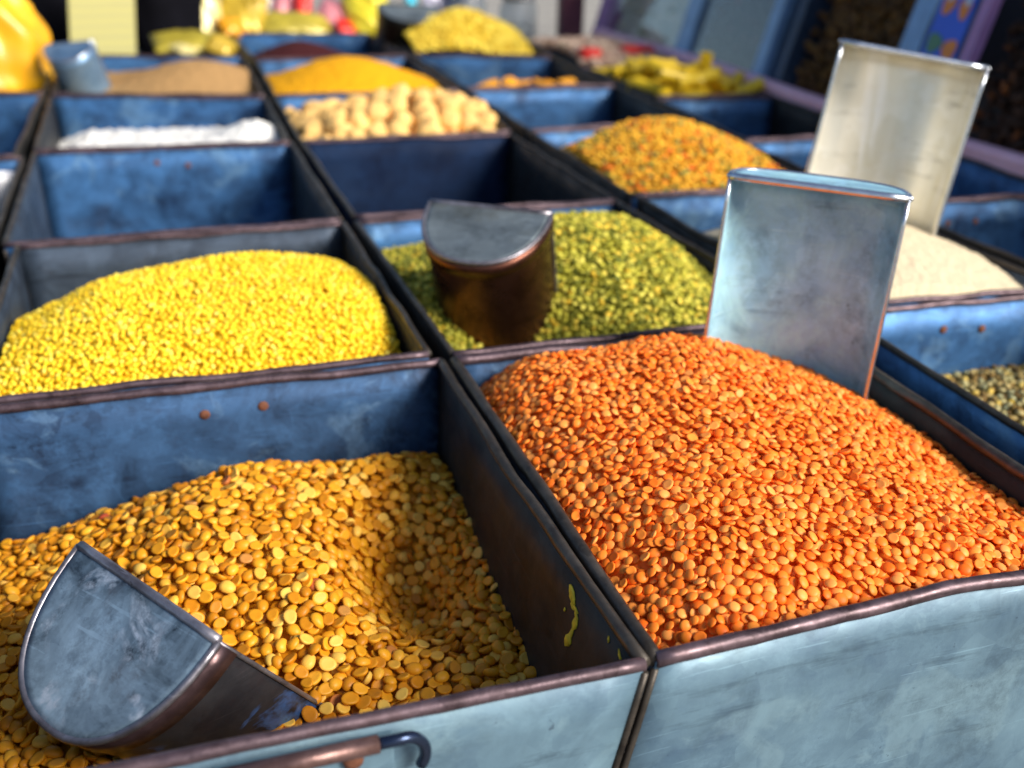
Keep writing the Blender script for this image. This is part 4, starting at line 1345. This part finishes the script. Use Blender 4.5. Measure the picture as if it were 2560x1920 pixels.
# contents of the case
def packed(name, label, cat, y0, y1, mat, seed, rsz=.035, n=700):
    rg = np.random.default_rng(seed)
    bv, bf = ellipsoid_base(rsz, rsz * .7, rsz * .35, seg=6, rings=2)
    y = rg.uniform(y0, y1, n); s = rg.uniform(.0, TOPS, n); o = rg.uniform(.10, .15, n)
    pos = np.stack([3.33 + ex * s + ez * o, y, .02 + ez * s - ex * o], 1)
    A = rg.normal(0, 1, (n, 3, 3)); rot = np.linalg.qr(A)[0]
    S, Tn = np.meshgrid(np.linspace(0, TOPS, 20), np.linspace(y0, y1, 20), indexing='ij')
    bed = (3.33 + ex * S + ez * .14, Tn, .02 + ez * S - ex * .14, np.ones(S.shape, bool))
    ob = heap_mesh(name, (bv, bf), pos, rot, bed, mat, rg.random(n), V(3.4, (y0 + y1) / 2, 0))
    tag(ob, label, cat, None, "stuff")
M_BR1 = grain_mat("brown_spice", [(0, (.045, .022, .008)), (.7, (.11, .058, .018)), (1, (.20, .11, .03))], .7)
M_BR2 = grain_mat("dark_spice", [(0, (.020, .011, .008)), (.9, (.055, .026, .014)), (1, (.22, .07, .015))], .7)
M_GRY = grain_mat("green_grey_leaves", [(0, (.025, .04, .035)), (.9, (.06, .08, .07)), (1, (.16, .04, .04))], .7)
M_PGR = grain_mat("pale_green_leaves", [(0, (.78, .90, .82)), (.85, (.92, .97, .93)), (1, (.2, .3, .12))], .7)
packed("brown_spice", "dark brown dried spice filling the case between two dividers", "spice", 4.43, 5.37, M_BR1, 1)
packed("dark_spice", "blackish spice flecked with orange beside the stickered divider", "spice", 1.6, 3.95, M_BR2, 2, n=1500)
packed("grey_leaves", "green grey leaves behind glass between the blue dividers", "leaves", 5.63, 6.44, M_GRY, 3, .05)
packed("pale_leaves", "pale green leaves behind the farthest glass pane", "leaves", 6.63, 7.85, M_PGR, 4, .06)

# printed sticker on the wide divider: blue field with orange and white blobs
M_STB = plain("sticker_blue", (.01, .10, .75), .4, 0, .08, 20, 0)
M_STO = plain("sticker_orange", (.70, .22, .01), .4, 0, .15, 40, 0)
M_STW = plain("sticker_pale", (.45, .62, .85), .4, 0, .1, 40, 0)
M_STG = plain("sticker_green", (.06, .22, .12), .4, 0, .15, 40, 0)
stick = empty("sticker", V(3.46, 4.13, .40))
slope_box("print_field", 4.045, 4.27, .26, .80, -.0335, .0025, M_STB, stick)
def blob(y, s, ry, rs, mat, off):
    vs, fs = [], []
    for o_ in (off, off + .002):
        for k in range(18):
            an = 2 * math.pi * k / 18
            w = 1 + .12 * math.sin(3 * an + y * 40)
            yy, ss = y + ry * w * math.cos(an), s + rs * w * math.sin(an)
            vs.append(V(3.33 + ex * ss + ez * o_, yy, .02 + ez * ss - ex * o_))
    fs = [tuple(range(18)), tuple(range(35, 17, -1))] + [(k, (k + 1) % 18, 18 + (k + 1) % 18, 18 + k) for k in range(18)]
    fix_normals(mesh_obj("print_shape", vs, fs, mat, stick, smooth=False))
blob(4.10, .36, .045, .05, M_STO, -.0368); blob(4.21, .38, .05, .045, M_STG, -.0368)
blob(4.21, .555, .04, .05, M_STO, -.0368); blob(4.10, .545, .035, .05, M_STO, -.0368); blob(4.205, .60, .025, .035, M_STW, -.0395); blob(4.09, .59, .025, .035, M_STW, -.0395)
tag(stick, "blue printed sticker with orange and pale shapes on the wide divider", "sticker")
